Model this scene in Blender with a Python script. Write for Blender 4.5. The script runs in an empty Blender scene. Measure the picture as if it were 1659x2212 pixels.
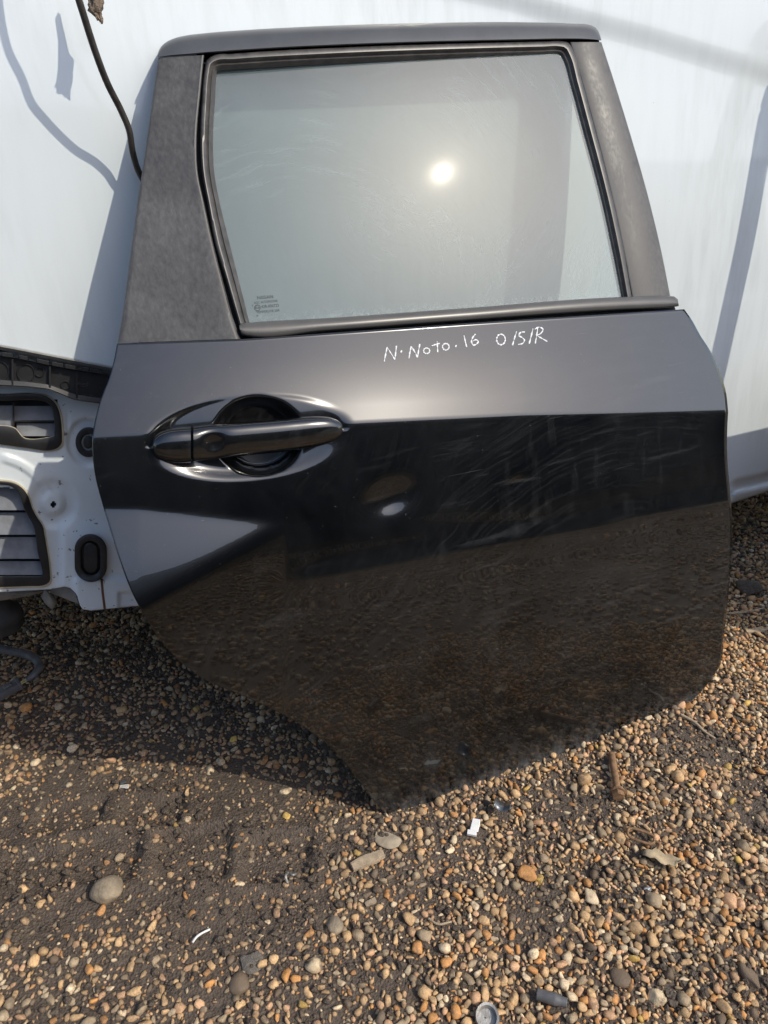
import bpy, bmesh, math, random
import numpy as np
from mathutils import Vector, Matrix, noise as mnoise
R = math.radians
rng = np.random.default_rng(7)
random.seed(7)
SC = bpy.context.scene
COL = SC.collection

# ------------------------------------------------------------------ camera
CAM_H, PITCH, F = 1.05, R(30.0), 1500.0
CX, CY = 829.5, 1106.0
C0 = np.array([0.0, 0.0, CAM_H])
FWD = np.array([0, math.cos(PITCH), -math.sin(PITCH)])
UPV = np.array([0, math.sin(PITCH), math.cos(PITCH)])
RGT = np.array([1.0, 0, 0])
cd = bpy.data.cameras.new('camera')
cam = bpy.data.objects.new('camera', cd); COL.objects.link(cam)
cam.location = C0
cam.rotation_euler = (R(90) - PITCH, 0, 0)
cd.sensor_fit = 'VERTICAL'; cd.sensor_height = 24.0
cd.lens = 24.0 * F / 2212.0
cd.clip_start = 0.02; cd.clip_end = 500
SC.camera = cam

def ray(px, py):
    px = np.asarray(px, float); py = np.asarray(py, float)
    return FWD + ((px - CX) / F)[..., None] * RGT + ((CY - py) / F)[..., None] * UPV

def hit(px, py, o, n):
    d = ray(px, py)
    k = ((o - C0) @ n if np.ndim(o) == 1 else np.sum((o - C0) * n, -1)) / (d @ n)
    return C0 + d * np.asarray(k)[..., None]

def ground(px, py, z=0.0):
    return hit(px, py, np.array([0, 0, z]), np.array([0, 0, 1.0]))

def project(p):
    v = np.asarray(p, float) - C0
    dz = v @ FWD
    return CX + F * (v @ RGT) / dz, CY - F * (v @ UPV) / dz, dz

def unit(v):
    v = np.asarray(v, float)
    return v / np.linalg.norm(v)

# ------------------------------------------------------------------ planes of the place
TIP = ground(850, 1777)
SILL_R = ground(1449, 1548)
PSI = math.atan2(SILL_R[1] - TIP[1], SILL_R[0] - TIP[0])
AX = np.array([math.cos(PSI), math.sin(PSI), 0])
INW = np.array([-math.sin(PSI), math.cos(PSI), 0])
LEAN = R(12)
N_LOW = -INW * math.cos(LEAN) + np.array([0, 0, 1]) * math.sin(LEAN)
U_LOW = INW * math.sin(LEAN) + np.array([0, 0, 1]) * math.cos(LEAN)

# ------------------------------------------------------------------ sun and sky
SUN_AZ, SUN_EL = R(62), R(44)         # azimuth to the right of the direction back over the camera's shoulder
SUN = np.array([math.sin(SUN_AZ) * math.cos(SUN_EL), -math.cos(SUN_AZ) * math.cos(SUN_EL), math.sin(SUN_EL)])
sl = bpy.data.lights.new('sun', 'SUN'); sl.energy = 2.2; sl.angle = R(0.53); sl.color = (1, .93, .79)
so = bpy.data.objects.new('sun', sl); COL.objects.link(so)
so.rotation_euler = Vector(-SUN).to_track_quat('-Z', 'Y').to_euler()
so.location = SUN * 20
w = bpy.data.worlds.new('World'); SC.world = w; w.use_nodes = True
nt = w.node_tree; nt.nodes.clear()
sky = nt.nodes.new('ShaderNodeTexSky'); sky.sky_type = 'NISHITA'; sky.sun_disc = False
sky.sun_elevation = SUN_EL; sky.sun_rotation = math.atan2(SUN[0], SUN[1])
sky.air_density = 1.0; sky.dust_density = 1.8; sky.ozone_density = 1.0
bg = nt.nodes.new('ShaderNodeBackground'); bg.inputs[1].default_value = 0.15
wo = nt.nodes.new('ShaderNodeOutputWorld')
nt.links.new(sky.outputs[0], bg.inputs[0]); nt.links.new(bg.outputs[0], wo.inputs[0])
SC.view_settings.view_transform = 'Standard'; SC.view_settings.look = 'None'
SC.view_settings.exposure = 0.44; SC.view_settings.gamma = 1.0
SC.view_settings.use_curve_mapping = False
SC.cycles.max_bounces = 10; SC.cycles.transparent_max_bounces = 12

# ------------------------------------------------------------------ helpers
def tag(o, label=None, cat=None, group=None, kind=None):
    if label: o['label'] = label
    if cat: o['category'] = cat
    if group: o['group'] = group
    if kind: o['kind'] = kind
    return o

def empty(name, loc, label=None, cat=None, group=None):
    o = bpy.data.objects.new(name, None); COL.objects.link(o)
    o.location = [float(c) for c in loc]; o.empty_display_size = .1
    return tag(o, label, cat, group)

def worldloc(o):
    p = np.zeros(3)
    while o is not None:
        p = p + np.array(o.location); o = o.parent
    return p

def mk(name, verts, faces, mat, parent=None, smooth=True, loc=None):
    """one mesh object; verts are world coordinates, stored relative to the parent"""
    v = np.asarray(verts, float)
    base = worldloc(parent) if parent is not None else np.zeros(3)
    if loc is None:
        loc = v.mean(0) if len(v) else base
    me = bpy.data.meshes.new(name)
    me.from_pydata([tuple(p) for p in (v - np.asarray(loc))], [], faces)
    me.update()
    bm = bmesh.new(); bm.from_mesh(me); bmesh.ops.recalc_face_normals(bm, faces=bm.faces); bm.to_mesh(me); bm.free()
    if smooth:
        me.polygons.foreach_set('use_smooth', [True] * len(me.polygons))
    if mat: me.materials.append(mat)
    o = bpy.data.objects.new(name, me); COL.objects.link(o)
    o.location = [float(c) for c in (np.asarray(loc) - base)]
    if parent is not None: o.parent = parent
    return o

def smooth_by_angle(o, deg=35):
    me = o.data
    bm = bmesh.new(); bm.from_mesh(me)
    for e in bm.edges:
        if len(e.link_faces) == 2 and e.calc_face_angle(0) > R(deg): e.smooth = False
    bm.to_mesh(me); bm.free()
    return o

def grid_faces(nr, nc, off=0, wrap=False):
    f = []
    for i in range(nr - 1):
        for j in range(nc if wrap else nc - 1):
            k = (j + 1) % nc
            f.append((off + i * nc + j, off + i * nc + k, off + (i + 1) * nc + k, off + (i + 1) * nc + j))
    return f

def spline(pts, n, closed=False):
    """centripetal-ish catmull-rom through pts (k,d), n samples evenly by chord"""
    P = np.asarray(pts, float)
    if closed: P = np.vstack([P, P[:1]])
    seg = np.linalg.norm(np.diff(P, axis=0), axis=1)
    s = np.concatenate([[0], np.cumsum(seg)])
    T = np.gradient(P, s, axis=0) if not closed else None
    if closed:
        d = np.diff(P, axis=0) / seg[:, None]
        T = np.vstack([(d[-1] + d[0]) / 2, (d[:-1] + d[1:]) / 2, (d[-1] + d[0]) / 2])
    u = np.linspace(0, s[-1], n, endpoint=not closed)
    i = np.clip(np.searchsorted(s, u, 'right') - 1, 0, len(seg) - 1)
    h = seg[i]; t = ((u - s[i]) / h)[:, None]; h = h[:, None]
    return ((2*t**3 - 3*t**2 + 1) * P[i] + (t**3 - 2*t**2 + t) * h * T[i] + (-2*t**3 + 3*t**2) * P[i+1] + (t**3 - t**2) * h * T[i+1])

def polyline(pts, n):
    P = np.asarray(pts, float)
    s = np.concatenate([[0], np.cumsum(np.linalg.norm(np.diff(P, axis=0), axis=1))])
    u = np.linspace(0, s[-1], n)
    return np.stack([np.interp(u, s, P[:, k]) for k in range(P.shape[1])], 1)

def ss(x):
    x = np.clip(x, 0, 1); return x * x * (3 - 2 * x)

def tube(name, pts, rad, mat, parent=None, sides=10, n=None, taper=None, cap=True, ripple=None):
    P = spline(pts, n or len(pts) * 8)
    m = len(P)
    rad_ = np.full(m, rad) if np.ndim(rad) == 0 else np.interp(np.linspace(0, 1, m), np.linspace(0, 1, len(rad)), rad)
    if ripple is not None: rad_ = rad_ * ripple(np.arange(m))
    T = np.gradient(P, axis=0); T /= np.linalg.norm(T, axis=1)[:, None]
    ref = np.array([0.13, 0.2, 1.0]); V = []
    nrm = np.cross(T[0], ref); nrm /= np.linalg.norm(nrm)
    for i in range(m):
        nrm = nrm - T[i] * (nrm @ T[i]); nrm /= np.linalg.norm(nrm)
        b = np.cross(T[i], nrm)
        for k in range(sides):
            a = 2 * math.pi * k / sides
            V.append(P[i] + rad_[i] * (math.cos(a) * nrm + math.sin(a) * b))
    Fc = grid_faces(m, sides, wrap=True)
    if cap:
        Fc.append(tuple(range(sides))); Fc.append(tuple((m - 1) * sides + k for k in range(sides)))
    return mk(name, V, Fc, mat, parent)

# value noise on arrays
def _h(ix, iy, s):
    n = (ix.astype(np.int64) * 374761393 + iy.astype(np.int64) * 668265263 + s * 1442695041) & 0x7fffffff
    n = ((n ^ (n >> 13)) * 1274126177) & 0x7fffffff
    return ((n ^ (n >> 16)) & 0xffff) / 65535.0
def vnoise(x, y, s=0):
    x = np.asarray(x, float); y = np.asarray(y, float)
    ix = np.floor(x); iy = np.floor(y); fx = ss(x - ix); fy = ss(y - iy)
    a = _h(ix, iy, s); b = _h(ix + 1, iy, s); c = _h(ix, iy + 1, s); d = _h(ix + 1, iy + 1, s)
    return (a * (1 - fx) + b * fx) * (1 - fy) + (c * (1 - fx) + d * fx) * fy
def fbm(x, y, s=0, o=4):
    t = 0; a = .5
    for k in range(o):
        t = t + a * vnoise(x * 2**k, y * 2**k, s + k * 17); a *= .5
    return t

# ------------------------------------------------------------------ materials
class Mat:
    def __init__(self, name):
        self.m = bpy.data.materials.new(name); self.m.use_nodes = True
        self.nt = self.m.node_tree; self.nt.nodes.clear()
        self.out = self.n('ShaderNodeOutputMaterial')
    def n(self, t, **kw):
        x = self.nt.nodes.new(t)
        for k, v in kw.items():
            if k.startswith('i_'):
                key = k[2:].replace('_', ' ')
                x.inputs[int(key) if key.isdigit() else key].default_value = v
            else: setattr(x, k, v)
        return x
    def l(self, a, b): self.nt.links.new(a, b)
    def coord(self, scale=(1, 1, 1), rot=(0, 0, 0), kind='Object'):
        tc = self.n('ShaderNodeTexCoord'); mp = self.n('ShaderNodeMapping')
        mp.inputs['Scale'].default_value = scale; mp.inputs['Rotation'].default_value = rot
        self.l(tc.outputs[kind], mp.inputs[0]); return mp.outputs[0]
    def noise(self, scale, detail=4, vec=None, rough=.55, dist=0.0):
        x = self.n('ShaderNodeTexNoise'); x.inputs['Scale'].default_value = scale; x.inputs['Detail'].default_value = detail
        x.inputs['Roughness'].default_value = rough; x.inputs['Distortion'].default_value = dist
        if vec is not None: self.l(vec, x.inputs['Vector'])
        return x.outputs[0]
    def ramp(self, fac, stops, interp='LINEAR'):
        r = self.n('ShaderNodeValToRGB'); e = r.color_ramp.elements; r.color_ramp.interpolation = interp
        while len(e) > 1: e.remove(e[-1])
        e[0].position = stops[0][0]; e[0].color = col(stops[0][1])
        for p, c in stops[1:]:
            q = e.new(p); q.color = col(c)
        self.l(fac, r.inputs[0]); return r.outputs[0]
    def mix(self, fac, a, b, blend='MIX'):
        x = self.n('ShaderNodeMix', data_type='RGBA', blend_type=blend)
        for s, v in ((0, fac), (6, a), (7, b)):
            if hasattr(v, 'is_output'): self.l(v, x.inputs[s])
            else: x.inputs[s].default_value = v if s == 0 else col(v)
        return x.outputs[2]
    def math(self, op, a, b=None, c=None):
        x = self.n('ShaderNodeMath', operation=op)
        for i, v in enumerate((a, b, c)):
            if v is None: continue
            if hasattr(v, 'is_output'): self.l(v, x.inputs[i])
            else: x.inputs[i].default_value = v
        return x.outputs[0]
    def bsdf(self, **kw):
        b = self.n('ShaderNodeBsdfPrincipled')
        for k, v in kw.items():
            key = k.replace('_', ' ')
            if hasattr(v, 'is_output'): self.l(v, b.inputs[key])
            else: b.inputs[key].default_value = col(v) if isinstance(v, tuple) else v
        return b
    def wipe(self, cx, cz, rs, ts, lo, hi, seed=0.0):
        """brush-like arcs about a point: noise drawn out along circles"""
        tc = self.n('ShaderNodeTexCoord'); sp = self.n('ShaderNodeSeparateXYZ'); self.l(tc.outputs['Object'], sp.inputs[0])
        x = self.math('SUBTRACT', sp.outputs[0], cx); z = self.math('SUBTRACT', sp.outputs[2], cz)
        r = self.math('SQRT', self.math('ADD', self.math('MULTIPLY', x, x), self.math('MULTIPLY', z, z)))
        t = self.math('ARCTAN2', z, x)
        wob = self.noise(6, 2)
        cb = self.n('ShaderNodeCombineXYZ')
        self.l(self.math('ADD', self.math('MULTIPLY', r, rs), self.math('MULTIPLY', wob, rs * .03)), cb.inputs[0]); self.l(self.math('MULTIPLY', t, ts), cb.inputs[1]); cb.inputs[2].default_value = seed
        return self.ramp(self.noise(1.0, 4, cb.outputs[0], .65), [(lo, (0, 0, 0)), (hi, (1, 1, 1))])
    def bump(self, h, strength=.3, dist=.002):
        b = self.n('ShaderNodeBump'); b.inputs['Strength'].default_value = strength; b.inputs['Distance'].default_value = dist
        self.l(h, b.inputs['Height']); return b.outputs[0]
    def done(self, b):
        self.l(b.outputs[0], self.out.inputs[0]); return self.m
def col(c):
    if not isinstance(c, (tuple, list)): c = (c, c, c)
    return tuple(c) + (1.0,) if len(c) == 3 else tuple(c)

def simple(name, base, rough=.5, var=.25, nscale=30, bump=.1, metallic=0.0, bdist=.001, stretch=(1, 1, 1), coat=0.0):
    m = Mat(name); v = m.coord(stretch)
    f = m.noise(nscale, 5, v)
    lo = tuple(c * (1 - var) for c in base); hi = tuple(min(1, c * (1 + var)) for c in base)
    c = m.ramp(f, [(.3, lo), (.7, hi)])
    b = m.bsdf(Base_Color=c, Roughness=rough, Metallic=metallic, Normal=m.bump(m.noise(nscale * 6, 4, v), bump, bdist), Coat_Weight=coat)
    return m.done(b)

def mat_paint():
    m = Mat('dark_grey_metallic_paint')
    v = m.coord()
    big = m.noise(5, 4, v, .6, .6)
    wide = m.ramp(m.noise(3.2, 3, v, .5), [(.42, (0, 0, 0)), (.68, (1, 1, 1))])
    wide2 = m.ramp(m.noise(4.1, 3, m.coord((1, 1, 1), (.4, 2.1, 1.2)), .5), [(.44, (0, 0, 0)), (.66, (1, 1, 1))])
    # wiped arcs: distorted rings
    arcs = m.math('MAXIMUM', m.math('MULTIPLY', m.wipe(-.42, .30, 210, 3.2, .45, .75, 3.), wide), m.math('MULTIPLY', m.wipe(.34, -.34, 170, 3.4, .47, .78, 5.), wide2))
    at = m.n('ShaderNodeAttribute'); at.attribute_name = 'grime'
    gr = m.math('MULTIPLY', at.outputs['Fac'], m.ramp(m.noise(60, 6, m.coord((1, 1, .35)), .7), [(.40, (0, 0, 0)), (.68, (1, 1, 1))]))
    # slanting rub marks and water runs
    def runs(rot, sc, lo, hi, mask):
        q = m.noise(1.0, 3, m.coord(sc, rot), .5, .15)
        return m.math('MULTIPLY', m.ramp(q, [(lo, (0, 0, 0)), (hi, (1, 1, 1))]), mask)
    r1 = runs((0, R(62), 0), (9, 9, 70), .60, .74, wide)
    r2 = runs((0, R(118), 0), (7, 7, 60), .62, .74, wide2)
    r3 = runs((0, 0, 0), (46, 46, 3.2), .56, .76, wide2)
    # hair scratches
    s1 = runs((0, R(20), 0), (12, 12, 620), .70, .74, wide)
    s2 = runs((0, R(-35), 0), (10, 10, 560), .71, .75, wide2)
    specks = m.ramp(m.noise(380, 2, v), [(.73, (0, 0, 0)), (.79, (1, 1, 1))])
    def add(*t):
        o = None
        for x, k in t:
            y = m.math('MULTIPLY', x, k); o = y if o is None else m.math('ADD', o, y)
        return o
    dust = add((gr, .75), (arcs, .05), (r1, .075), (r2, .06), (r3, .035), (s1, .16), (s2, .14), (specks, .35), (m.ramp(big, [(.35, (0, 0, 0)), (.75, (1, 1, 1))]), .025))
    b = m.bsdf(Base_Color=(.050, .051, .053), Metallic=1.0, Roughness=.2, Coat_Weight=1.0, Coat_Roughness=.01, Coat_IOR=1.5)
    d = m.bsdf(Base_Color=(.29, .30, .31), Roughness=.9)
    mx = m.n('ShaderNodeMixShader'); m.l(dust, mx.inputs[0]); m.l(b.outputs[0], mx.inputs[1]); m.l(d.outputs[0], mx.inputs[2])
    return m.done(mx)

def mat_frame():
    m = Mat('satin_grey_frame_film')
    v = m.coord(); f = m.noise(14, 5, v)
    c = m.ramp(f, [(.3, (.075, .078, .085)), (.7, (.10, .104, .112))])
    b = m.bsdf(Base_Color=c, Roughness=.38, Metallic=.35, Normal=m.bump(m.noise(500, 2, v), .05, .0005))
    return m.done(b)

def mat_trim():
    m = Mat('weathered_black_plastic')
    v = m.coord((1, 1, .6))
    a = m.noise(12, 10, v, .72, .3); s = m.noise(210, 6, m.coord((1, 1, .3)), .7)
    f = m.math('ADD', m.math('MULTIPLY', a, .55), m.math('MULTIPLY', s, .45))
    c = m.ramp(f, [(.38, (.052, .05, .05)), (.5, (.080, .078, .078)), (.62, (.118, .118, .118))])
    r = m.ramp(f, [(.4, .42), (.6, .6)])
    b = m.bsdf(Base_Color=c, Roughness=r, Specular_IOR_Level=.45, Normal=m.bump(s, .08, .0006))
    return m.done(b)

def mat_rubber(name='black_rubber_seal', base=(.045, .042, .040), rough=.38):
    m = Mat(name); v = m.coord()
    s = m.noise(60, 6, v, .65); c = m.ramp(s, [(.35, base), (.75, tuple(x * 2.2 for x in base))])
    return m.done(m.bsdf(Base_Color=c, Roughness=rough, Normal=m.bump(m.noise(300, 3, v), .1, .0005)))

def mat_glass():
    m = Mat('dusty_tinted_window_glass')
    v = m.coord()
    tr = m.n('ShaderNodeBsdfTransparent'); tr.inputs[0].default_value = (.43, .495, .48, 1)
    gl = m.n('ShaderNodeBsdfGlossy'); gl.inputs['Roughness'].default_value = .010; gl.inputs[0].default_value = (1, 1, 1, 1)
    fr = m.n('ShaderNodeFresnel'); fr.inputs[0].default_value = 1.52
    fac = m.math('MULTIPLY', fr.outputs[0], 1.9)       # both faces of the pane reflect
    hz_ = m.n('ShaderNodeBsdfGlossy'); hz_.inputs['Roughness'].default_value = .10; hz_.inputs[0].default_value = (1, .95, .85, 1)
    gg = m.n('ShaderNodeMixShader'); gg.inputs[0].default_value = .007; m.l(gl.outputs[0], gg.inputs[1]); m.l(hz_.outputs[0], gg.inputs[2])
    m1 = m.n('ShaderNodeMixShader'); m.l(fac, m1.inputs[0]); m.l(tr.outputs[0], m1.inputs[1]); m.l(gg.outputs[0], m1.inputs[2])
    # dust film: broad smears, wiped arcs and a few bright dry spots
    big = m.noise(4.5, 5, m.coord((1, 1, .8)), .6, 1.2)
    mk1 = m.ramp(m.noise(6, 3, v, .5), [(.46, (0, 0, 0)), (.62, (1, 1, 1))]); mk2 = m.ramp(m.noise(7.5, 3, m.coord((1, 1, 1), (1, .5, 2)), .5), [(.46, (0, 0, 0)), (.64, (1, 1, 1))])
    arcs = m.math('MAXIMUM', m.math('MULTIPLY', m.wipe(.02, .03, 190, 2.2, .45, .8, 1.), mk1), m.math('MULTIPLY', m.wipe(-.16, -.20, 150, 2.5, .47, .8, 7.), mk2))
    # dried splash dirt along the foot of the pane
    tc = m.n('ShaderNodeTexCoord'); sp = m.n('ShaderNodeSeparateXYZ'); m.l(tc.outputs['Object'], sp.inputs[0])
    hz = m.math('SUBTRACT', sp.outputs[2], m.math('ADD', m.math('MULTIPLY', sp.outputs[0], GFOOT[1]), GFOOT[0]))
    foot = m.math('MULTIPLY', m.ramp(hz, [(.003, (1, 1, 1)), (.013, (0, 0, 0))]), m.ramp(m.noise(130, 5, v, .7), [(.46, (0, 0, 0)), (.60, (1, 1, 1))]))
    fil = m.math('ADD', m.math('MULTIPLY', big, .14), .15)
    fil = m.math('ADD', fil, m.math('MULTIPLY', arcs, .17))
    fil = m.math('ADD', fil, m.math('MULTIPLY', foot, .16))
    spt = m.math('MULTIPLY', m.ramp(m.noise(240, 3, v), [(.70, (0, 0, 0)), (.78, (1, 1, 1))]), m.ramp(m.noise(9, 3, v), [(.5, (0, 0, 0)), (.7, (1, 1, 1))]))
    fil = m.math('ADD', fil, m.math('MULTIPLY', spt, .35))
    df = m.bsdf(Base_Color=(.40, .475, .485), Roughness=.22, Specular_IOR_Level=.03)
    m2 = m.n('ShaderNodeMixShader'); m.l(fil, m2.inputs[0]); m.l(m1.outputs[0], m2.inputs[1]); m.l(df.outputs[0], m2.inputs[2])
    return m.done(m2)

def mat_van():
    m = Mat('white_van_paint')
    v = m.coord((1, 1, .045))
    st = m.noise(38, 6, v, .65)
    patch = m.noise(2.2, 3, m.coord())
    streak = m.math('MULTIPLY', m.ramp(st, [(.42, (0, 0, 0)), (.66, (1, 1, 1))]), m.ramp(patch, [(.38, (.15,)*3), (.6, (1,)*3)]))
    sp = m.ramp(m.noise(160, 2, m.coord()), [(.775, (0, 0, 0)), (.80, (1, 1, 1))])
    c = m.mix(m.math('MULTIPLY', streak, .55), (.65, .70, .72), (.48, .52, .52))
    c = m.mix(m.math('MULTIPLY', sp, .5), c, (.2, .18, .15))
    b = m.bsdf(Base_Color=c, Roughness=.38, Coat_Weight=.7, Coat_Roughness=.06)
    return m.done(b)

def mat_white_inner():
    m = Mat('white_inner_body_paint'); v = m.coord()
    sp = m.ramp(m.noise(95, 3, v, .6), [(.655, (0, 0, 0)), (.70, (1, 1, 1))])
    film = m.noise(7, 5, v)
    c = m.mix(m.ramp(film, [(.45, (0, 0, 0)), (.8, (.5,)*3)]), (.68, .73, .75), (.54, .55, .53))
    c = m.mix(m.math('MULTIPLY', sp, .8), c, (.10, .085, .065))
    b = m.bsdf(Base_Color=c, Roughness=.4, Coat_Weight=.3, Normal=m.bump(m.noise(14, 4, v), .25, .004))
    return m.done(b)

def mat_mud():
    m = Mat('damp_brown_mud'); v = m.coord()
    a = m.noise(6, 6, v, .6); f = m.noise(140, 6, v, .7)
    c = m.ramp(a, [(.3, (.072, .053, .038)), (.5, (.102, .075, .055)), (.72, (.14, .107, .08))])
    c = m.mix(m.ramp(f, [(.35, (.7,)*3), (.7, (1.3,)*3)]), c, c)
    g = m.mix(.6, c, m.ramp(f, [(.35, (.040, .030, .022)), (.7, (.15, .115, .085))]))
    vo = m.n('ShaderNodeTexVoronoi'); vo.inputs['Scale'].default_value = 260; m.l(v, vo.inputs[0])
    h = m.math('ADD', f, m.math('MULTIPLY', vo.outputs[0], .8))
    b = m.bsdf(Base_Color=g, Roughness=m.ramp(a, [(.35, .5), (.6, .85)]), Normal=m.bump(h, .8, .0035))
    return m.done(b)

STONES = [('tan', (.64, .415, .21)), ('orange', (.62, .30, .10)), ('pinkish', (.66, .395, .22)), ('grey', (.38, .29, .185)),
          ('dark grey', (.16, .12, .083)), ('cream', (.80, .63, .41)), ('yellow ochre', (.64, .42, .11))]
SHARE = [.38, .11, .15, .19, .06, .10, .01]
def mat_stone(name, base=None):
    m = Mat(name); v = m.n('ShaderNodeNewGeometry').outputs['Position']
    if base is None:
        g = m.n('ShaderNodeNewGeometry'); rnd = g.outputs['Random Per Island']
        st, acc = [], 0
        for (nm, c), s in zip(STONES, SHARE):
            for k in range(2):
                q = 1 + (-.16 if k == 0 else .14)
                st.append((acc + s * k / 2, tuple(x * q for x in c)))
            acc += s
        c = m.ramp(rnd, st, 'CONSTANT')
    else:
        oi = m.n('ShaderNodeObjectInfo')
        c = m.ramp(oi.outputs['Random'], [(0, tuple(x * .8 for x in base)), (1, tuple(x * 1.18 for x in base))])
    n1 = m.noise(190, 6, v, .72)
    c = m.mix(m.ramp(n1, [(.42, (0, 0, 0)), (.66, (.85,)*3)]), c, m.mix(.5, c, (.17, .105, .06)))
    mud = m.ramp(m.noise(70, 6, v, .7), [(.50, (0, 0, 0)), (.68, (.85,)*3)])
    at = m.n('ShaderNodeAttribute'); at.attribute_name = 'bedded'
    mud = m.math('MAXIMUM', mud, m.math('MULTIPLY', at.outputs['Fac'], m.ramp(m.noise(120, 5, v, .7), [(.36, (1, 1, 1)), (.62, (.15,)*3)])))
    c = m.mix(mud, c, (.15, .11, .078))
    b = m.bsdf(Base_Color=c, Roughness=.62, Specular_IOR_Level=.35, Normal=m.bump(m.noise(260, 6, v, .7), .55, .0018))
    return m.done(b)

GFOOT = [-.158, -.0276]      # foot of the pane in its own frame: height at mid, slope
M = dict(
    paint=mat_paint(), frame=mat_frame(), trim=mat_trim(), seal=mat_rubber(), glass=mat_glass(), van=mat_van(), inner=mat_white_inner(),
    moulding=simple('worn_grey_belt_rubber', (.085, .082, .078), .33, .12, 14, .05),
    black=simple('black_moulded_plastic', (.018, .018, .019), .42, .3, 40, .1),
    grommet=mat_rubber('black_grommet_rubber', (.016, .016, .017), .5),
    flap=simple('dusty_grey_flap', (.17, .18, .2), .7, .35, 30, .1),
    gasket=simple('aged_cream_gasket', (.52, .46, .34), .8, .2, 40, .2),
    rust=simple('rust_stain', (.15, .065, .025), .9, .35, 60, .2),
    steel=simple('rusty_steel', (.27, .16, .085), .8, .4, 120, .5, .25),
    under=simple('dirty_underbody', (.20, .19, .17), .8, .4, 40, .4),
    dark=simple('dark_underseal', (.03, .03, .03), .8, .3, 40, .3),
    cable=simple('grimy_black_cable', (.035, .03, .027), .5, .7, 60, .4),
    hose=simple('grey_split_hose', (.11, .11, .115), .55, .3, 60, .2),
    chalk=simple('white_paint_marker', (.80, .82, .84), .7, .08, 300, .2),
    print_=simple('dark_glass_print', (.045, .055, .055), .6, .1),
    mud=mat_mud(), stones=mat_stone('mixed_pebble_stone'),
    white_plastic=simple('scratched_white_plastic', (.78, .78, .75), .5, .08, 60, .2),
    foil=simple('dull_grey_metal_clip', (.16, .17, .18), .35, .3, 60, .2, .6),
    wood=simple('weathered_splinter_wood', (.40, .31, .21), .85, .25, 90, .5, 0, .002, (1, 1, 4)),
    leaf=simple('dry_leaf', (.42, .33, .21), .8, .25, 70, .4),
    card=simple('muddy_flat_stone', (.34, .28, .20), .9, .25, 80, .5),
    rag=simple('frayed_brown_tape', (.26, .20, .15), .8, .5, 110, .8, 0, .004),
    cobble=simple('grey_cobble_stone', (.27, .215, .15), .8, .45, 34, .6, 0, .003),
    yellow=simple('yellow_wire', (.55, .5, .22), .5), whitewire=simple('pale_wire', (.5, .5, .48), .5),
    mirror_backdrop=simple('dark_backdrop_sheet', (.085, .095, .10), .6, .3, 2),  # for the added backdrop that darkens the door's reflections
    silver=simple('dull_silver_metal', (.34, .33, .31), .5, .4, 80, .4, .6),
)
STONE_M = [mat_stone(n.replace(' ', '_') + '_pebble_stone', c) for n, c in STONES]

# ------------------------------------------------------------------ ground
def treads():
    out = []
    for (px, py, hx, hy, a) in ((215, 1850, .062, .045, .1), (415, 1842, .06, .045, .1), (60, 1890, .05, .042, .1), (600, 1850, .055, .04, .1),
                                (150, 1760, .055, .03, .1), (330, 1752, .055, .03, .1)):
        g = ground(px, py); out.append((g[0], g[1], hx, hy, a))
    return out
TREADS = treads()
def mudmask(x, y):
    """1 where the ground is bare mud, 0 where the gravel lies thick"""
    m = np.zeros_like(x)
    for px, py, rx, ry, k in ((300, 1800, .36, .20, 1.0), (330, 1780, .52, .40, .72), (150, 1500, .4, .25, .7), (560, 1930, .18, .10, .95), (230, 1650, .34, .20, .75), (480, 1990, .14, .08, .9), (60, 2110, .16, .09, .55),
                              (1229, 1738, .07, .05, .8), (1150, 1960, .06, .07, .75), (1500, 1610, .09, .05, .8), (1640, 1740, .06, .07, .8), (900, 1880, .10, .04, .35),
                              (1050, 1830, .1, .035, .5), (700, 1560, .2, .1, .3)):
        g = ground(px, py)
        d = np.sqrt(((x - g[0]) / rx) ** 2 + ((y - g[1]) / ry) ** 2) + (fbm(x * 14, y * 14, 5) - .47) * .9
        m = np.maximum(m, k * ss((1.25 - d) / .6))
    return m
def hgt(x, y):
    x = np.asarray(x, float); y = np.asarray(y, float)
    mm = mudmask(x, y)
    z = .022 * (fbm(x * 4, y * 4, 1) - .47) + .010 * (fbm(x * 22, y * 22, 2) - .47) + (.009 - .004 * mm) * (fbm(x * 75, y * 75, 3, 3) - .44)
    for (tx, ty, hx, hy, a) in TREADS:
        u = (x - tx) * math.cos(a) + (y - ty) * math.sin(a); v = -(x - tx) * math.sin(a) + (y - ty) * math.cos(a)
        e = np.maximum(np.abs(u) - hx, np.abs(v) - hy) + (vnoise(x * 60, y * 60, 9) - .5) * .006
        z = z - .010 * ss(-e / .006 + .5) + .004 * np.exp(-((e - .008) / .007) ** 2)
    return z
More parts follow.
